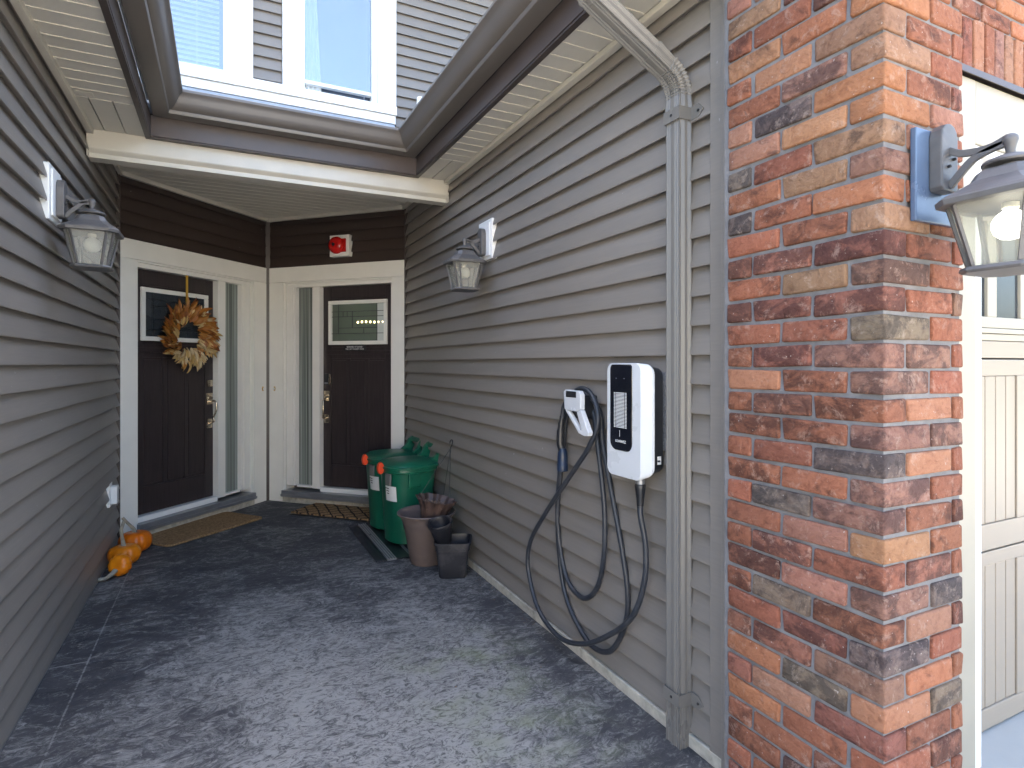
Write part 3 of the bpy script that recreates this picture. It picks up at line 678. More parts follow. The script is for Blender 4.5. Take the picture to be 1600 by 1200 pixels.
for i in range(NB):
    z = i*CH-.006+.0046
    cs = CODES.get(i) or [random.choice('orRRddgtpmr') for _ in range(5)]
    pitch = .196
    if i % 2:   # corner brick lies along X, short face to the left
        put(random.choice(SX), cs[2], 0, 0, z)
        put(random.choice(SY), cs[1], 0, .096, z); put(random.choice(SY), cs[0], 0, .096+pitch, z)
        put(random.choice(HD), cs[3], .196, 0, z) if False else None
        o = put(random.choice(SX), cs[3], .196, 0, z); o.scale = ((PX1-PX0-.196)/BW, 1, 1)
    else:       # corner brick lies along Y
        put(random.choice(SY), cs[2], 0, 0, z); put(random.choice(SY), cs[1], 0, pitch, z); put(random.choice(HD), cs[0], 0, 2*pitch, z)
        o = put(random.choice(SX), cs[3], .096, 0, z)
        o = put(random.choice(HD), cs[4] if len(cs) > 4 else 'r', .096+pitch, 0, z); o.scale = ((PX1-PX0-.292)/BD, 1, 1)
# brick wall over and beside the garage opening, set back from the pillar
gw = thing('garage_wall', 'brick wall above the garage door with an upright row of bricks', 'wall', (PX1+.004, 1.075, 0))
ZT = 2.308
MB().box(0, 4.0, .007, .3, ZT, 2.94).build('mortar', M_MORTAR, gw)
MB().box(0, .33, .007, .3, 0, ZT-.001).build('mortar', M_MORTAR, gw)
k = 0
while k*.0667 < 3.6:
    put(random.choice(SOL), random.choice('orRRdtTrm'), k*.0667+.004, 0, ZT+.004, gw); k += 1
for i in range(4):
    for k in range(18):
        put(random.choice(SX), random.choice('rRRdmto'), k*.196+(.098 if i % 2 else 0), 0, ZT+.2+i*CH, gw)
for i in range(34):
    put(random.choice(SX), random.choice('rRRdmto'), (.06 if i % 2 else 0), 0, .004+i*CH, gw)

# ------------------------------------------------------------------ garage door and its trim
M_GTRIM = mat('cream_garage_casing', (.35, .315, .245), .45, var=.05)
gt = thing('garage_trim', 'cream and white casing around the garage door opening', 'trim', (0, 0, 0))
bx('side_casing', M_GTRIM, gt, 2.06, 2.212, 1.045, 1.12, 0, 2.27, bevel=.004); bx('side_stop', M_WHITE2, gt, 2.213, 2.262, 1.052, 1.12, 0, 2.063, bevel=.003)
bx('head_casing', M_GTRIM, gt, 2.213, 5.0, 1.046, 1.12, 2.065, 2.27, bevel=.004); bx('head_stop', M_WHITE2, gt, 2.263, 5.0, 1.053, 1.12, 2.035, 2.064, bevel=.003)
MB().prism([(1.028, 2.272), (1.032, 2.272), (1.032, 2.288), (1.11, 2.300), (1.11, 2.306), (1.028, 2.293)], 2.03, 5.0, 'x').build('head_flashing', M_MUD, gt)
gd = thing('garage_door', 'almond carriage style garage door with beadboard panels and small panes', 'garage door', (2.265, 1.15, 0))
sec = [(.004, .652), (.658, 1.357), (1.363, 2.2)]
WD = 2.6
slm = {}
for si, (z0, z1) in enumerate(sec):
    MB().box(0, WD, .012, .05, z0, z1).build('door_section', M_GDOOR, gd)
    cols = [(-.0, .095)]+[(.455+j*.44, .535+j*.44) for j in range(5)]
    if si < 2:
        lo, hi = (.055, .045) if si else (.075, .05)
        if si == 1: lo, hi = .095, .06
        for a, b in cols: bx('stile', M_GDOOR, gd, a, b, -.002, .0119, z0+lo+.0005, z1-hi-.0005, bevel=.003)
        bx('rail', M_GDOOR, gd, 0, WD, -.002, .0119, z0, z0+lo, bevel=.003); bx('rail', M_GDOOR, gd, 0, WD, -.002, .0119, z1-hi, z1, bevel=.003)
        me = MB().box(0, .0715, .003, .0118, 0, z1-hi-z0-lo-.002).mesh('slat', M_GDOOR, bevel=.004)
        for j in range(5):
            a = .095+j*.44+(0 if j == 0 else 0)
            s0 = [c[1] for c in cols][j]; s1 = [c[0] for c in cols][j+1]
            x = s0+.002; 
            n = int(round((s1-s0)/.0775))
            for q in range(n):
                o = link('slat', me, gd, (s0+.0015+q*(s1-s0)/n, 0, z0+lo+.001)); o.scale.x = ((s1-s0)/n-.004)/.0715
    else:
        bx('rail', M_GDOOR, gd, 0, WD, -.002, .0119, z0, z0+.062, bevel=.003)
        bx('window_rail', M_GTRIM, gd, 0, WD, -.006, .0119, z0+.064, z0+.088, bevel=.003); bx('window_rail', M_GTRIM, gd, 0, WD, -.012, .0119, z0+.090, z0+.108, bevel=.003); bx('window_rail', M_GTRIM, gd, 0, WD, -.008, .0119, z0+.110, z0+.150, bevel=.003)
        zt = z0+.50
        bx('rail', M_GDOOR, gd, 0, WD, -.002, .0119, zt, z1, bevel=.003)
        for j in range(11):
            a = .0+j*.236
            bx('muntin', M_GTRIM, gd, a, a+.064, -.006, .0119, z0+.1505, zt-.001, bevel=.003)
            if j < 10: bx('window_pane', G_DARK, gd, a+.065, a+.235, .004, .006, z0+.151, zt-.001, bevel=0)

# ------------------------------------------------------------------ downspout
ds = thing('downspout', 'ribbed grey metal downspout running down the siding beside the brick pillar', 'downspout', (0, 0, 0))
def ribprof(hw, hd):    # half width along "side", half depth
    pts = []
    def edge(p, q, nrm, ribs):
        n = 13
        for i in range(n):
            t = i/n; x = p[0]+(q[0]-p[0])*t; y_ = p[1]+(q[1]-p[1])*t
            d = -.0034 if (i in ribs) else 0
            pts.append((x+nrm[0]*d, y_+nrm[1]*d))
    edge((-hw, -hd), (hw, -hd), (0, -1), (2, 4, 9, 11)); edge((hw, -hd), (hw, hd), (1, 0), (2, 4, 9, 11)); edge((hw, hd), (-hw, hd), (0, 1), (2, 4, 9, 11)); edge((-hw, hd), (-hw, -hd), (-1, 0), (2, 4, 9, 11))
    return pts
DX, DY = 1.448, 1.597
PR = ribprof(.036, .0265)
MB().sweep([(DX, DY, -.0), (DX, DY, 2.235)], PR, up=(0, 1, 0)).build('vertical_pipe', M_PIPE, ds)
el = []
for i in range(41):
    a = math.radians(62)*i/40; r = .11
    el.append((DX-r*(1-math.cos(a)), DY, 2.28+r*math.sin(a)))
el = [(DX, DY, 2.205), (DX, DY, 2.25)]+el
ex, ez = el[-1][0], el[-1][2]; dx_, dz_ = -math.sin(math.radians(62)), math.cos(math.radians(62))
el.append((ex+dx_*.08, DY, ez+dz_*.08))
MB().sweep(el, PR, up=(0, 1, 0), scale=lambda k: (1.08, 1.08) if k < 2 or k > 42 else ((1.08, 1.08) if k % 4 < 2 else (.99, .99))).build('elbow', M_PIPE, ds)
MB().sweep([(ex+dx_*.06, DY, ez+dz_*.06), (ex+dx_*.34, DY, ez+dz_*.34)], PR, up=(0, 1, 0)).build('slanted_pipe', M_PIPE, ds)
sx_, sz_ = ex+dx_*.34, ez+dz_*.34
up_ = [(sx_+.02*0, DY, sz_)]
for i in range(21):
    a = math.radians(62)*(1-i/20); r = .10
    up_.append((sx_-dx_*0-r*(math.cos(a)-math.cos(math.radians(62)))*1.0, DY, sz_+r*(math.sin(math.radians(62))-math.sin(a))))
up_.append((up_[-1][0], DY, 2.779))
MB().sweep(up_, PR, up=(0, 1, 0), scale=lambda k: 1.06 if k % 4 < 2 else .98).build('elbow', M_PIPE, ds)
for zc in (2.215, .17):
    b = MB(); pr = [(-.0395, -.030), (.0395, -.030), (.0395, .030), (-.0395, .030)]
    b.box(DX-.032, DX+.03, DY-.0405, DY-.0385, zc-.022, zc+.022); b.box(DX-.032, DX+.03, DY+.0385, DY+.0405, zc-.022, zc+.022); b.box(DX-.034, DX-.0315, DY-.0405, DY+.0405, zc-.022, zc+.022)
    b.prism([(DY-.0405, zc-.022), (DY-.075, zc-.022), (DY-.098, zc), (DY-.075, zc+.024), (DY-.0405, zc+.024)], DX+.020, DX+.0225, 'x')
    s_ = b.build('strap', M_PIPE, ds)
    MB().lathe([(.005, 0), (.004, -.003)], (DX-.034, DY+.0, zc), 8, 'x').build('screw', M_BLACK, s_); MB().lathe([(.005, 0), (.004, -.003)], (DX+.019, DY-.075, zc), 8, 'x').build('screw', M_BLACK, s_)

# ------------------------------------------------------------------ wall lanterns (local -y points away from the wall, origin on the wall)
def oct_(hw, ch_): return [(-hw, -hw+ch_), (-hw+ch_, -hw), (hw-ch_, -hw), (hw, -hw+ch_), (hw, hw-ch_), (hw-ch_, hw), (-hw+ch_, hw), (-hw, hw-ch_)]
def octring(levels, cy):
    b = MB(); n = 8; vs = []
    for hw, ch_, z in levels: vs += [(x, y_+cy, z) for x, y_ in oct_(hw, ch_)]
    fs = [(k*n+i, k*n+(i+1) % n, (k+1)*n+(i+1) % n, (k+1)*n+i) for k in range(len(levels)-1) for i in range(n)]
    fs += [tuple(range(n))[::-1], tuple((len(levels)-1)*n+i for i in range(n))]
    return b.add(vs, fs)
def lantern(label, loc, rz, lit, block):
    t = thing('wall_lantern', label, 'wall lamp', loc, rz, 'outdoor wall lanterns')
    cy = -.165                                  # axis of the lamp; z=0 is the top of the finial
    if block == 'white':
        bx('mounting_block', M_WHITE2, t, -.100, .100, -.028, .012, -.125, .120, bevel=.004); bx('mounting_block', M_WHITE2, t, -.080, .080, -.0365, -.0285, -.105, .100, bevel=.004)
        y0 = -.037
    else:
        bx('mounting_plate', M_BLUEFILM, t, -.085, .085, -.014, .0, -.175, .060, bevel=.003); y0 = -.0145
    z0, z1 = -.100, .035
    po = [(-.034, z0+.01), (-.026, z0), (.026, z0), (.034, z0+.01), (.034, z1), (.030, z1+.018), (.018, z1+.032), (0, z1+.037), (-.018, z1+.032), (-.030, z1+.018), (-.034, z1)]
    MB().prism(po, y0, y0-.03, 'y').build('backplate', M_LANT, t, bevel=.004)
    for sx in (-.009, .012): MB().lathe([(.004, y0-.030), (.004, y0-.036), (.002, y0-.038)], (sx, 0, -.03+sx), 10, 'y').build('screw', M_BLACK, t)
    ye = y0-.028
    def arm(pts, wd): MB().sweep(spline(pts, 8), [(-.0055, -.0085), (.0055, -.0085), (.0055, .0085), (-.0055, .0085)], up=(1, 0, 0)).build('arm', M_LANT, t, bevel=.002)
    arm([(0, ye, .003), (0, ye-.03, -.014), (0, cy+.04, -.018), (0, cy+.002, -.006)], 0)
    arm([(0, ye, -.090), (0, ye-.02, -.066), (0, ye-.05, -.036), (0, cy+.035, -.022), (0, cy+.002, -.018)], 0)
    MB().lathe([(.008, -.052), (.010, -.045), (.009, -.038), (.011, -.026), (.015, -.014), (.014, -.006), (.008, .0), (.001, .002)], (0, cy, 0), 16).build('finial', M_LANT, t, smooth=50)
    MB().lathe([(.028, -.084), (.028, -.072), (.051, -.070), (.053, -.066), (.049, -.060), (.026, -.050), (.010, -.046)], (0, cy, 0), 20).build('top_cap', M_LANT, t, smooth=40)
    octring([(.112, .034, -.160), (.114, .034, -.147), (.108, .032, -.140), (.082, .028, -.122), (.062, .022, -.106), (.052, .018, -.086), (.046, .016, -.080)], cy).build('lantern_roof', M_LANT, t, bevel=.0015)
    wt, wb, zt, zb = .092, .062, -.1605, -.308
    octring([(wb+.012, .026, -.322), (wb+.016, .026, -.316), (wb+.012, .024, -.308), (wb+.004, .022, -.306)], cy).build('base_ring', M_LANT, t, bevel=.0015)
    T = oct_(wt, .024); Bt = oct_(wb, .018)
    for i in range(8):
        j = (i+1) % 8
        MB().sweep([(T[i][0], T[i][1]+cy, zt), (Bt[i][0], Bt[i][1]+cy, zb)], [(-.0035, -.0045), (.0035, -.0045), (.0035, .0045), (-.0035, .0045)], up=(T[i][0], T[i][1], 0)).build('corner_bar', M_LANT, t)
        f = .965
        MB().add([(T[i][0]*f, T[i][1]*f+cy, zt), (T[j][0]*f, T[j][1]*f+cy, zt), (Bt[j][0]*f, Bt[j][1]*f+cy, zb), (Bt[i][0]*f, Bt[i][1]*f+cy, zb)], [(0, 1, 2, 3)]).build('glass_pane', G_SEED, t)
    bu = MB().lathe([(.012, -.172), (.014, -.178), (.026, -.188), (.034, -.202), (.035, -.216), (.030, -.232), (.018, -.243), (.002, -.247)], (0, cy, 0), 20).build('bulb', E_BULB if lit else M_FROST, t, smooth=50)
    MB().lathe([(.016, -.160), (.016, -.1725)], (0, cy, 0), 14).build('bulb_socket', M_WHITE, t, smooth=50)
    return t
lantern('grey wall lantern on the left siding wall, near the wreath door', (XL-.0, 3.265, 2.098), PI/2, False, 'white')
lantern('grey wall lantern on the right siding wall between bins and charger', (XR, 3.335, 2.110), -PI/2, False, 'white')
lf = lantern('large nearby grey lantern with a glowing bulb on the brick pillar', (1.575, .842, 1.853), 0, True, 'film'); lf.scale = (1, 1, .955)

# ------------------------------------------------------------------ wreath on the left door
wr_ = thing('wreath', 'round autumn wreath of rust and cream dried leaves on the left door', 'wreath', onL(.622, .012, 1.578), PI/4)
MB().lathe([(.135, -.012), (.160, -.026), (.182, -.010), (.165, .012), (.14, .012), (.135, -.012)], n=40, axis='y', cap=False).build('twig_ring', mat('brown_twigs', (.09, .045, .02), .9, bump=.5), wr_, smooth=40)
MB().box(-.010, .010, -.004, -.001, .25, .512).build('ribbon', M_GOLD, wr_)
MB().box(-.010, .010, -.004, .040, .5125, .515).build('ribbon_fold', M_GOLD, wr_)
def leafmesh(L, W_, name, fat=False):
    b = MB(); n = 6; vs = []; fs = []
    for i in range(n+1):
        u = i/n; w_ = W_*math.sin(PI*min(1, u*.94+.06))**(.6 if fat else .9)
        z = .018*math.sin(u*2.4)
        vs += [(u*L, -w_/2, z+.006), (u*L, 0, z-.003), (u*L, w_/2, z+.006)]
    for i in range(n):
        k = i*3; fs += [(k, k+1, k+4, k+3), (k+1, k+2, k+5, k+4)]
    return b.add(vs, fs).mesh(name, M_LEAF, smooth=60)
LM = [leafmesh(.105, .036, 'leaf'), leafmesh(.125, .028, 'leaf'), leafmesh(.085, .036, 'leaf', True)]
SEED = leafmesh(.082, .026, 'leaf', True)
wr_.scale = (1.05, 1, 1.05); rnd = random.Random(3)
for k in range(300):
    a = rnd.uniform(0, 2*PI); layer = k % 3
    r = rnd.choice((.105, .125, .15, .175, .195))+rnd.uniform(-.012, .012)
    cream = (math.radians(222) < a < math.radians(342)) and rnd.random() < .93 or rnd.random() < .10
    pale = cream or rnd.random() < .06
    me = SEED if (cream and rnd.random() < .65) else rnd.choice(LM)
    o = link('leaf', me, wr_)
    swirl = rnd.uniform(.25, 1.0)
    if cream and me is SEED: swirl = rnd.uniform(-.6, .6)
    da = a-swirl                                  # leaves lean clockwise
    d = Vector((math.cos(da), rnd.uniform(-.45, -.02), math.sin(da))).normalized()
    nrm = Vector((rnd.uniform(-.5, .5), -1, rnd.uniform(-.5, .5))); nrm = (nrm-d*nrm.dot(d)).normalized(); s2 = nrm.cross(d)
    M = Matrix((d, s2, nrm)).transposed().to_4x4(); M.translation = Vector((r*math.cos(a), -.014-.018*layer*.6, r*math.sin(a)))
    sc = rnd.uniform(.8, 1.12); o.matrix_local = M @ Matrix.Scale(sc, 4)
    if pale: c = rnd.choice([(.62, .44, .19), (.56, .37, .13), (.66, .52, .30)])
    else: c = rnd.choice([(.36, .13, .012), (.42, .17, .022), (.24, .07, .010), (.46, .21, .045), (.30, .10, .014)])
    o.color = (*c, 1)

# ------------------------------------------------------------------ outlet cover on the left wall
oc = thing('outlet_cover', 'white weatherproof outlet cover low on the left siding wall', 'outlet cover', (XL, 4.77, .455), PI/2)
bx('backing_plate', M_WHITE2, oc, -.055, .055, -.022, .0, -.08, .08, bevel=.004); bx('cover_box', M_WHITE2, oc, -.038, .038, -.062, -.0225, -.062, .058, bevel=.008)

# ------------------------------------------------------------------ door mats
def mat_shape(w_, d_, r, t_): 
    pts = []
    for cx, cy, a0 in ((w_/2-r, d_/2-r, 0), (-w_/2+r, d_/2-r, 90), (-w_/2+r, -d_/2+r, 180), (w_/2-r, -d_/2+r, 270)):
        for i in range(5): a = math.radians(a0+i*22.5); pts.append((cx+r*math.cos(a), cy+r*math.sin(a)))
    return pts
m1 = MB().prism(mat_shape(.88, .46, .04, .02), .003, .020).build('doormat', M_COIR, None, (-.165, 5.385, 0), (0, 0, math.radians(40)), bevel=.004)
tag(m1, 'plain tan coir doormat in front of the wreath door', 'doormat', 'doormats')
m2 = MB().prism(mat_shape(.80, .46, .015, .02), .008, .022).build('doormat', M_COIRP, None, (.985, 5.445, 0), (0, 0, math.radians(-45)), bevel=.003)
tag(m2, 'brown coir doormat with a black scroll print, half behind the bins', 'doormat', 'doormats')
MB().prism(mat_shape(.82, .48, .02, .02), .003, .0075).build('rubber_backing', M_BLACK, m2)

# ------------------------------------------------------------------ pumpkins
def pumpkin(label, loc, r, h, m, tilt, stem, sq=0):
    t = thing('pumpkin', label, 'pumpkin', loc, 0, 'pumpkins by the left wall')
    prof = []
    for i in range(19):
        a = -PI/2+PI*i/18; rr = abs(math.cos(a))**.75*r; z = math.sin(a)*h/2
        if i > 12: z -= (i-12)**2*.00035*h/.14
        prof.append((max(rr, .002), z+h/2))
    b = MB().lathe(prof, n=60, rmod=lambda a, hh: 1-.07*abs(math.sin(a*5))**.5*0-.085*(1-abs(math.sin(a*5.5)))**2.2)
    o = b.build('fruit', m, t, (0, 0, 0), tilt, smooth=80)
    o.location = (0, 0, 0)
    if tilt[0] or tilt[1]:
        R_ = Matrix.Rotation(tilt[1], 4, 'Y') @ Matrix.Rotation(tilt[0], 4, 'X')
        from mathutils import Euler
        E_ = Euler(tilt).to_matrix(); c = E_ @ Vector((0, 0, h/2)); o.location = Vector((0, 0, r*.96))-c
    MB().sweep(spline(stem, 6), [(.011*math.cos(2*PI*i/7)*(1+.25*(i % 2)), .011*math.sin(2*PI*i/7)*(1+.25*(i % 2))) for i in range(7)], scale=lambda k: 1.3-.045*min(k, 14) if k < 12 else .85).build('stem', M_STEM, t, smooth=50)
    return t
pumpkin('deep orange pumpkin with a tall curved stem, the farthest of three', (-.560, 4.935, .0), .106, .155, M_PUMP1, (0, 0, 0), [(0, 0, .132), (-.012, 0, .17), (-.045, -.01, .215), (-.075, -.01, .255)])
pumpkin('yellow orange pumpkin with an upright stem, between two other pumpkins', (-.592, 4.665, 0), .098, .135, M_PUMP2, (0, 0, 0), [(0, 0, .112), (-.006, 0, .15), (-.012, 0, .19), (-.016, .005, .235), (-.002, .01, .285)])
pumpkin('smallest yellow orange pumpkin, lying on its side with stem forward', (-.585, 4.43, 0), .068, .105, M_PUMP2, (math.radians(75), 0, math.radians(-25)), [(-.018, -.045, .045), (-.035, -.085, .035), (-.065, -.105, .022), (-.10, -.10, .02)])

# ------------------------------------------------------------------ floor track strips under the bins
tk = thing('floor_track', 'long dark and silver ribbed track lying on the patio beside the bins', 'track', (0, 0, 0))
bx('rubber_strip', M_MOLD, tk, .925, .972, 3.95, 4.90, .001, .010); bx('black_strip', M_BLACK, tk, .975, 1.004, 3.94, 4.90, .001, .006)
al = bx('metal_strip', M_ALU, tk, 1.006, 1.066, 3.94, 4.92, .001, .011)
for k in range(4): bx('rib', mat('bright_rib_metal', (.6, .6, .6), .3, .8), al, 1.008+k*.018, 1.012+k*.018, 3.94, 4.92, .0112, .015)
bx('black_strip', M_BLACK, tk, 1.068, 1.17, 3.95, 4.90, .001, .005, bevel=0); bx('metal_strip', M_ALU, tk, 1.172, 1.19, 3.97, 4.90, .001, .010)

db = MB(); rd = random.Random(11)
for k in range(150):
    yy = rd.uniform(2.6, 3.9); x = XR-.03-abs(rd.gauss(0, .05)) if k % 3 else rd.uniform(.2, 1.3)
    if k % 3 == 0: yy = rd.uniform(2.2, 5.0)
    s0 = rd.uniform(.002, .006); a = rd.uniform(0, 6.3); c0, s1 = math.cos(a)*s0, math.sin(a)*s0
    db.add([(x-c0, yy-s1, .001), (x+s1*.6, yy-c0*.6, .002+s0*.5), (x+c0, yy+s1, .001), (x-s1*.6, yy+c0*.6, .0015)], [(0, 1, 2), (0, 2, 3)])
db = db.build('litter', mat('dry_leaf_crumbs', (.16, .11, .07), .9, var=.5), None); tag(db, 'dry crumbs of leaf and soil scattered along the foot of the wall', 'litter'); db['kind'] = 'stuff'
# ------------------------------------------------------------------ green bins
def superel(hx, hy, n=40, e=2.8):
    pts = []
    for i in range(n):
        a = 2*PI*i/n; c, s_ = math.cos(a), math.sin(a)
        pts.append((hx*abs(c)**(2/e)*(1 if c > 0 else -1), hy*abs(s_)**(2/e)*(1 if s_ > 0 else -1)))
    return pts
def loft(levels, e=2.8, n=40, cap=True, c=(0, 0)):
    b = MB(); vs = []
    for hx, hy, z, *o in levels:
        ox = o[0] if o else 0
        vs += [(x+c[0]+ox, y_+c[1], z) for x, y_ in superel(hx, hy, n, e)]
    m = len(levels)
    fs = [(k*n+i, k*n+(i+1) % n, (k+1)*n+(i+1) % n, (k+1)*n+i) for k in range(m-1) for i in range(n)]
    if cap: fs += [tuple(range(n))[::-1], tuple((m-1)*n+i for i in range(n))]
    return b.add(vs, fs)
def green_bin(label, loc, rz):
    t = thing('green_bin', label, 'bin', loc, rz, 'green wheeled bins')
    bd = loft([(.150, .150, .012), (.158, .158, .02), (.160, .160, .08), (.185, .180, .48), (.190, .185, .53), (.204, .198, .535), (.208, .201, .55), (.204, .198, .560)]).build('body', M_GREEN, t, smooth=35)
    for s_ in (-1, 1):
        MB().lathe([(.055, -.012), (.058, -.008), (.058, .012), (.05, .016)], (.135, s_*.152, .058), 20, 'y').build('wheel', M_BLACK, t, smooth=40)
    MB().prism([(.02, .014), (.165, .014), (.165, .10), (.06, .115), (.02, .08)], -.1625, .1625, 'y').build('wheel_recess', M_BLACK, t, bevel=.01)
    for s_ in (-1, 1):
        b = MB().box(-.10, .0, s_*.176 if s_ > 0 else -.196, .196 if s_ > 0 else -.176, .43, .535); b.build('side_rib', M_GREEN, t, bevel=.01)
    lid = loft([(.205, .199, .5605), (.216, .209, .563), (.217, .210, .578), (.207, .200, .583), (.203, .196, .590), (.188, .182, .598), (.165, .158, .612), (.10, .10, .620), (.03, .03, .622)]).build('lid', M_GREEN, t, smooth=30)
    for s_ in (-1, 1):
        yy = s_*.105
        MB().prism([(.10, .585), (.13, .604), (.185, .640), (.215, .695), (.245, .715), (.275, .705), (.283, .68), (.262, .63), (.235, .575), (.205, .560), (.15, .585)], yy-.016, yy+.016, 'y').build('hinge_arm', M_GREEN, t, bevel=.007)
    MB().box(.222, .272, -.0885, .0885, .672, .711).build('handle', M_GREEN, t, bevel=.012, seg=3)
    MB().box(.190, .250, -.0885, .0885, .562, .600).build('hinge_block', M_GREEN, t, bevel=.008)
    MB().lathe([(.012, -.018), (.032, -.016), (.036, -.005), (.036, .008), (.030, .018), (.012, .020)], (0, 0, 0), 24, 'y', cap=True).build('latch', M_RED, t, (-.228, 0, .568), smooth=40).scale = (.72, 1, 1.25)
    bx('latch_bracket', M_BLACK, t, -.226, -.20, -.014, .014, .53, .588)
    bx('latch_plate', mat('grey_worn_plastic', (.16, .16, .15), .5), t, -.199, -.186, -.095, -.02, .445, .53, bevel=.004)
    la = MB(); n = 8
    for i in range(n):
        a0, a1 = -.125+.115*i/n, -.125+.115*(i+1)/n
        def xx(yv): return -(.1875)*(1-abs(yv/.185)**2.8)**(1/2.8)-.0025
        la.add([(xx(a0)+.009, a0, .33), (xx(a1)+.009, a1, .33), (xx(a1)+.001, a1, .44), (xx(a0)+.001, a0, .44)], [(0, 1, 2, 3)])
    lb = la.build('sticker', M_PAPER, t); lb.location = (-.003, 0, 0)
    for k in range(3): bx('sticker_print', M_INK, lb, -.1925+.0012*k, -.1918+.0012*k, -.070, -.02-.01*k, .420-.018*k, .426-.018*k, bevel=0)
    
    return t
green_bin('green lidded bin with an orange latch, nearer of two, behind the pots', (1.262, 4.345, .006), math.radians(13))
green_bin('green lidded bin with an orange latch, farther of two, by the doorframe', (1.245, 4.775, .006), math.radians(11))

# ------------------------------------------------------------------ pots
tp = thing('planter_pot', 'large round taupe planter holding a ruffled basket pot', 'plant pot', (1.238, 3.81, 0))
MB().lathe([(.098, .0), (.104, .006), (.112, .04), (.116, .045), (.150, .24), (.153, .243), (.160, .275), (.168, .30), (.186, .328), (.196, .335), (.198, .342), (.193, .346), (.186, .342), (.165, .31), (.150, .25), (.10, .03), (.0, .03)], n=48, cap=False).build('pot', M_POT, tp, smooth=40)
MB().lathe([(.0, .0), (.0985, .0)], n=32, cap=False).build('pot_base', M_POT, tp)
MB().lathe([(.1545, .262), (.156, .262), (.1565, .266), (.155, .266)], n=40, cap=False).build('groove_line', M_BLACK, tp)
# ruffled basket leaning in the planter
hb = thing('hanging_basket', 'brown ruffled hanging basket with dry roots and wire hanger, inside the planter', 'hanging basket', (1.262, 3.775, .268))
hb.rotation_euler = (math.radians(4), math.radians(10), 0)
def ruff(a, h): return 1+.075*max(0, (h-.07)/.09)*math.sin(a*12)
MB().lathe([(.075, 0), (.082, .03), (.092, .08), (.108, .13), (.134, .168), (.132, .170), (.105, .131), (.088, .08), (.0, .07)], n=96, rmod=ruff, cap=False).build('basket', M_BASKET, hb, smooth=50)
soil = MB(); rr = random.Random(5)
for k in range(260):
    a = rr.uniform(0, 2*PI); r = .095*math.sqrt(rr.random()); p = Vector((r*math.cos(a), r*math.sin(a), .105+rr.uniform(0, .02)))
    q = p+Vector((rr.uniform(-.03, .03), rr.uniform(-.03, .03), rr.uniform(.0, .03))); soil.tube([p, (p+q)/2+Vector((0, 0, .006)), q], .0011, 3)
so = soil.build('dry_roots', mat('pale_dry_roots', (.30, .20, .13), .9), hb); so['kind'] = 'stuff'
MB().lathe([(.0, .112), (.05, .114), (.096, .106)], n=30, cap=False, rmod=lambda a, h: 1+.05*math.sin(a*7)).build('soil', M_SOIL, hb)
tp3 = (.045, .03, .515)
for (x, y_) in ((-.125, .0), (.05, -.115), (.085, .10)):
    MB().tube([(x, y_, .165), tp3], .0020, 5).build('hanger_wire', M_WIRE, hb)
hk = [(tp3[0], tp3[1], tp3[2]-.03)]
hk += [(tp3[0]+.0, tp3[1], tp3[2])]
for i in range(13):
    a = math.radians(-70+i*22); hk.append((tp3[0]+.0+.0*i, tp3[1]-.024*math.cos(a)*1.0+.01, tp3[2]+.030+.024*math.sin(a)))
MB().tube(hk, .0042, 8).build('hook', M_BLACK, hb, smooth=50)
sp = thing('square_pot', 'black square nursery pot in front of the taupe planter', 'plant pot', (1.318, 3.515, 0), math.radians(-24))
loft([(.082, .082, 0), (.086, .086, .01), (.100, .100, .172), (.104, .104, .174), (.108, .108, .176), (.110, .110, .212), (.117, .117, .214), (.117, .117, .224), (.110, .110, .226), (.107, .107, .21), (.085, .085, .012), (.01, .01, .012)], e=7, n=56, cap=False).build('pot', M_MOLD, sp, smooth=35)
loft([(.02, .02, .001), (.082, .082, .0005)], e=7, n=56, cap=True).build('pot_base', M_MOLD, sp)
rp = thing('round_pot', 'small round black nursery pot tilted into the square pot', 'plant pot', (1.262, 3.535, .205)); rp.rotation_euler = (math.radians(8), math.radians(-14), 0)
MB().lathe([(.050, 0), (.053, .004), (.068, .105), (.073, .107), (.075, .120), (.078, .122), (.078, .132), (.073, .133), (.070, .12), (.051, .01), (.0, .01)], n=36, cap=False).build('pot', M_MOLD, rp, smooth=40)
MB().lathe([(0, 0.001), (.05, .0005)], n=30, cap=False).build('pot_base', M_MOLD, rp)
MB().lathe([(.070, .126), (.080, .128), (.082, .138), (.079, .146), (.072, .144), (.068, .13)], n=36, cap=False).build('inner_pot_rim', M_MOLD, rp, smooth=40)

# ------------------------------------------------------------------ vehicle charger
ec = thing('car_charger', 'white and black wall charger for electric cars mounted on the siding', 'charger', (1.376, 1.822, 0), -PI/2)   # local x -> -Y (towards the camera), local -y -> -X... 
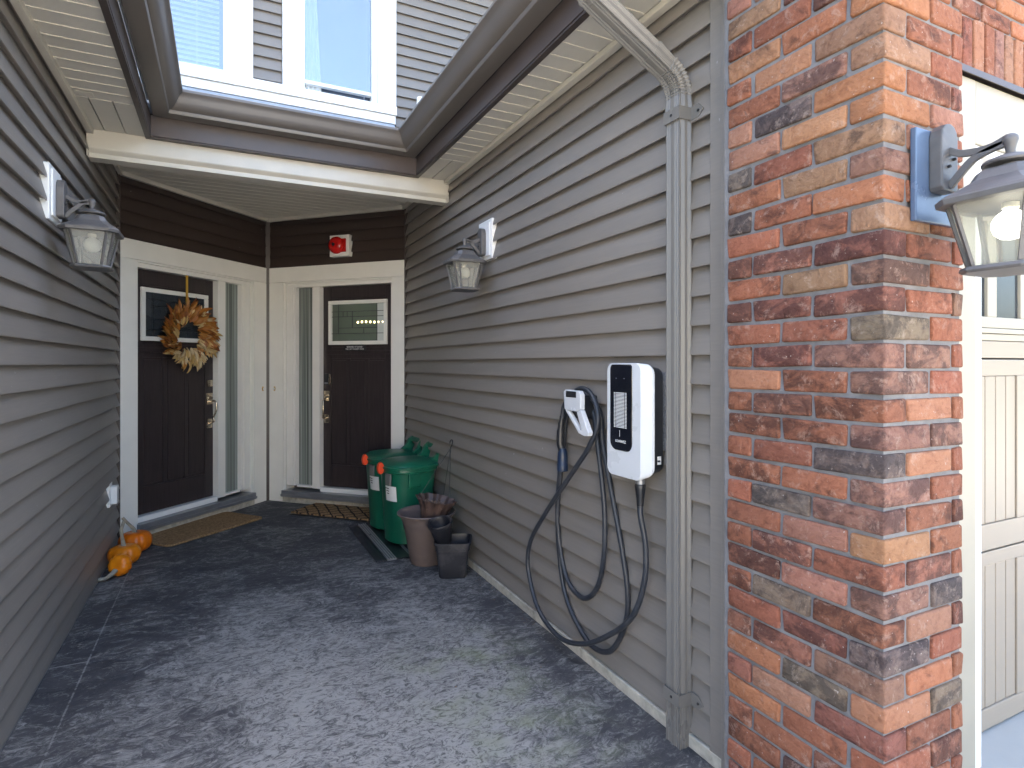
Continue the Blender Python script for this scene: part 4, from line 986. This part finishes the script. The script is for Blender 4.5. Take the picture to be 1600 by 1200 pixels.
# local frame: x runs towards the camera, y into the wall
zb, zt = .905, 1.345
def rrect(hw, z0, z1, r, n=5, rb=None):
    rb = rb or r; pts = []
    for cx, cz, a0, q in ((hw-r, z1-r, 0, r), (-hw+r, z1-r, 90, r), (-hw+rb, z0+rb, 180, rb), (hw-rb, z0+rb, 270, rb)):
        for i in range(n+1): a = math.radians(a0+90*i/n); pts.append((cx+q*math.cos(a), cz+q*math.sin(a)))
    return pts
def stack(levels):
    b = MB(); n = len(levels[0][1]); vs = []
    for y_, pts in levels: vs += [(x, y_, z) for x, z in pts]
    m = len(levels)
    fs = [(k*n+i, k*n+(i+1) % n, (k+1)*n+(i+1) % n, (k+1)*n+i) for k in range(m-1) for i in range(n)]+[tuple(range(n)), tuple((m-1)*n+i for i in range(n))[::-1]]
    return b.add(vs, fs)
stack([(0.038, rrect(.138, zb+.022, zt-.010, .035)), (.034, rrect(.140, zb+.018, zt-.007, .037)), (.026, rrect(.1385, zb+.014, zt-.004, .037)), (.003, rrect(.108, zb+.001, zt-.001, .032)), (0.0, rrect(.103, zb+.003, zt-.003, .030))]).build('front_cover', M_CHW, ec, smooth=22)
body = stack([(.0385, rrect(.134, zb+.024, zt-.01, .035)), (.085, rrect(.128, zb+.032, zt-.02, .035))]).build('housing', M_BLACK, ec, smooth=30)
bx('mounting_bracket', mat('perforated_galvanised_steel', (.30, .30, .31), .45, .7, var=.4, vscale=160), ec, -.11, .142, .0855, .108, 1.02, 1.31)
dp = stack([(.0, rrect(.069, 1.006, zt-.006, .014, rb=.036)), (-.0025, rrect(.067, 1.008, zt-.009, .014, rb=.034))]).build('display_panel', M_CHB, ec, smooth=30); dp.location = (-.013, 0, 0)
me = MB().box(0, .052, -.0034, -.0026, 0, .0028).mesh('indicator_bar', M_PAPER); me2 = MB().box(0, .010, -.0034, -.0026, 0, .0028).mesh('indicator_bar', M_PAPER)
for k in range(26):
    z = 1.095+k*.0053
    for (q, xo) in ((me2, -.042), (me, -.0285), (me2, .0275)): link('indicator_bar', q, dp, (xo, 0, z))
letters('KOANVEZ', .014, M_PAPER, dp, (0, -.0028, 1.042), (PI/2, 0, 0)); bx('indicator_line', M_PAPER, dp, -.006, -.0045, -.0034, -.0026, 1.06, 1.085, bevel=0)
for xo in (-.028, .022): MB().lathe([(.002, -.0026), (.0015, -.0034)], (xo, 0, 1.285), 8, 'y').build('screw', M_ALU, dp)
stk = MB().box(-.0012, .0, -.011, .011, -.015, .015).build('sticker', M_PAPER, ec, (.1318, .062, .985)); MB().box(-.0004, .0004, -.006, .006, -.006, .001).build('sticker_print', M_INK, stk, (.0005, 0, 0))
MB().lathe([(.016, -.02), (.018, -.018), (.018, .01)], (.046, .045, .898), 16).build('gland_nut', M_ALU, ec, smooth=40)
MB().lathe([(.013, -.088), (.0150, -.06), (.0205, -.022), (.0215, -.008), (.019, -.004)], (.046, .045, .890), 18).build('strain_relief', M_BLACK, ec, smooth=40)

# cable holder and cable
chd = thing('cable_holder', 'white looped plastic holster holding the coiled charging cable', 'cable holder', (1.40, 2.18, 1.13), -PI/2)
out = [(-.078, .090), (-.060, .098), (.045, .095), (.062, .080), (.062, .012), (.128, -.078), (.122, -.094), (.085, -.098), (.045, -.085), (-.070, .012)]
out = [(x*.98, z) for x, z in out]
hole = [(-.035, .006), (.004, -.008), (.058, -.060), (.046, -.072), (.024, -.062)]
hf = MB()
hf.prism([(-.078, .088), (-.062, .097), (.045, .094), (.061, .080), (.061, .014), (.030, .004), (-.040, .004), (-.070, .008)], -.026, -.002, 'y')
hf.prism([(.031, .0035), (.0612, .0135), (.124, -.078), (.118, -.093), (.085, -.0965), (.068, -.072)], -.0262, -.002, 'y')
hf.prism([(-.070, .0075), (-.041, .0035), (.050, -.0735), (.0675, -.0725), (.0845, -.0965), (.044, -.088)], -.0245, -.004, 'y')
hf.build('holder_face', M_CHW, chd, bevel=.004)
bx('holder_window', M_BLACK, chd, -.055, .028, -.0275, -.0262, .064, .0905, bevel=.002)
MB().box(-.05, .045, -.0015, .075, -.03, .075).build('holder_arm', M_BLACK, chd, bevel=.01)
cb = thing('charging_cable', 'thick black charging cable looped over the holster and into the charger', 'cable')
def cab(pts, r=.0112): MB().tube(spline(pts, 9), r, 10).build('cable_loop', M_RUBBER, cb, smooth=70)
XA, XB2, XC = 1.408, 1.436, 1.460
cab([(1.42, 1.776, .80), (1.42, 1.772, .76), (1.43, 1.757, .656), (1.43, 1.761, .524), (1.42, 1.817, .372), (1.41, 1.946, .247), (1.40, 2.14, .126), (1.395, 2.34, .078), (1.40, 2.544, .132), (1.405, 2.657, .296), (1.405, 2.628, .441), (1.405, 2.465, .628), (1.405, 2.27, .817), (1.41, 2.119, .971), (1.42, 2.055, 1.092), (1.43, 2.099, 1.191), (1.442, 2.200, 1.232), (1.45, 2.30, 1.20), (1.455, 2.36, 1.10), (1.460, 2.42, .888), (1.462, 2.46, .621), (1.463, 2.425, .423), (1.46, 2.35, .31), (1.458, 2.22, .285), (1.455, 2.108, .375), (1.445, 2.045, .541), (1.445, 2.045, .744), (1.45, 2.098, .984), (1.455, 2.14, 1.13), (1.46, 2.20, 1.19), (1.46, 2.29, 1.175), (1.455, 2.37, 1.08)])
cab([(1.455, 2.37, 1.08), (1.463, 2.40, .95), (1.464, 2.435, .785), (1.464, 2.461, .586), (1.464, 2.435, .373), (1.462, 2.374, .227), (1.46, 2.258, .135), (1.455, 2.14, .10), (1.455, 2.012, .140), (1.458, 1.925, .27), (1.462, 1.904, .396), (1.462, 1.939, .568), (1.462, 2.012, .793), (1.46, 2.075, 1.00), (1.452, 2.085, 1.13), (1.44, 2.16, 1.205), (1.425, 2.26, 1.205), (1.42, 2.325, 1.15), (1.42, 2.342, 1.09)])
pg = thing('charging_plug', 'navy and black charging plug hanging down beside the cable holster', 'plug', (1.42, 2.345, 0))
MB().sweep(spline([(0, 0, 1.10), (-.002, .008, 1.04), (-.004, .010, .975), (0, .004, .945), (.0, -.002, .93)], 5), [(.021*math.cos(2*PI*i/14), .019*math.sin(2*PI*i/14)) for i in range(14)], scale=lambda k: .62 if k < 3 else (.8 if k < 6 else 1.0)).build('grip', M_BLACK, pg, smooth=50)
MB().lathe([(.016, .842), (.0255, .843), (.0265, .85), (.0265, .875), (.0245, .878), (.0245, .905), (.022, .93), (.016, .948)], (0, -.004, 0), 20).build('plug_head', M_BLUE, pg, smooth=40)

for o in bpy.data.objects:
    if o.type == 'MESH' and o.parent is None and 'label' not in o and 'kind' not in o: print('UNTAGGED', o.name)
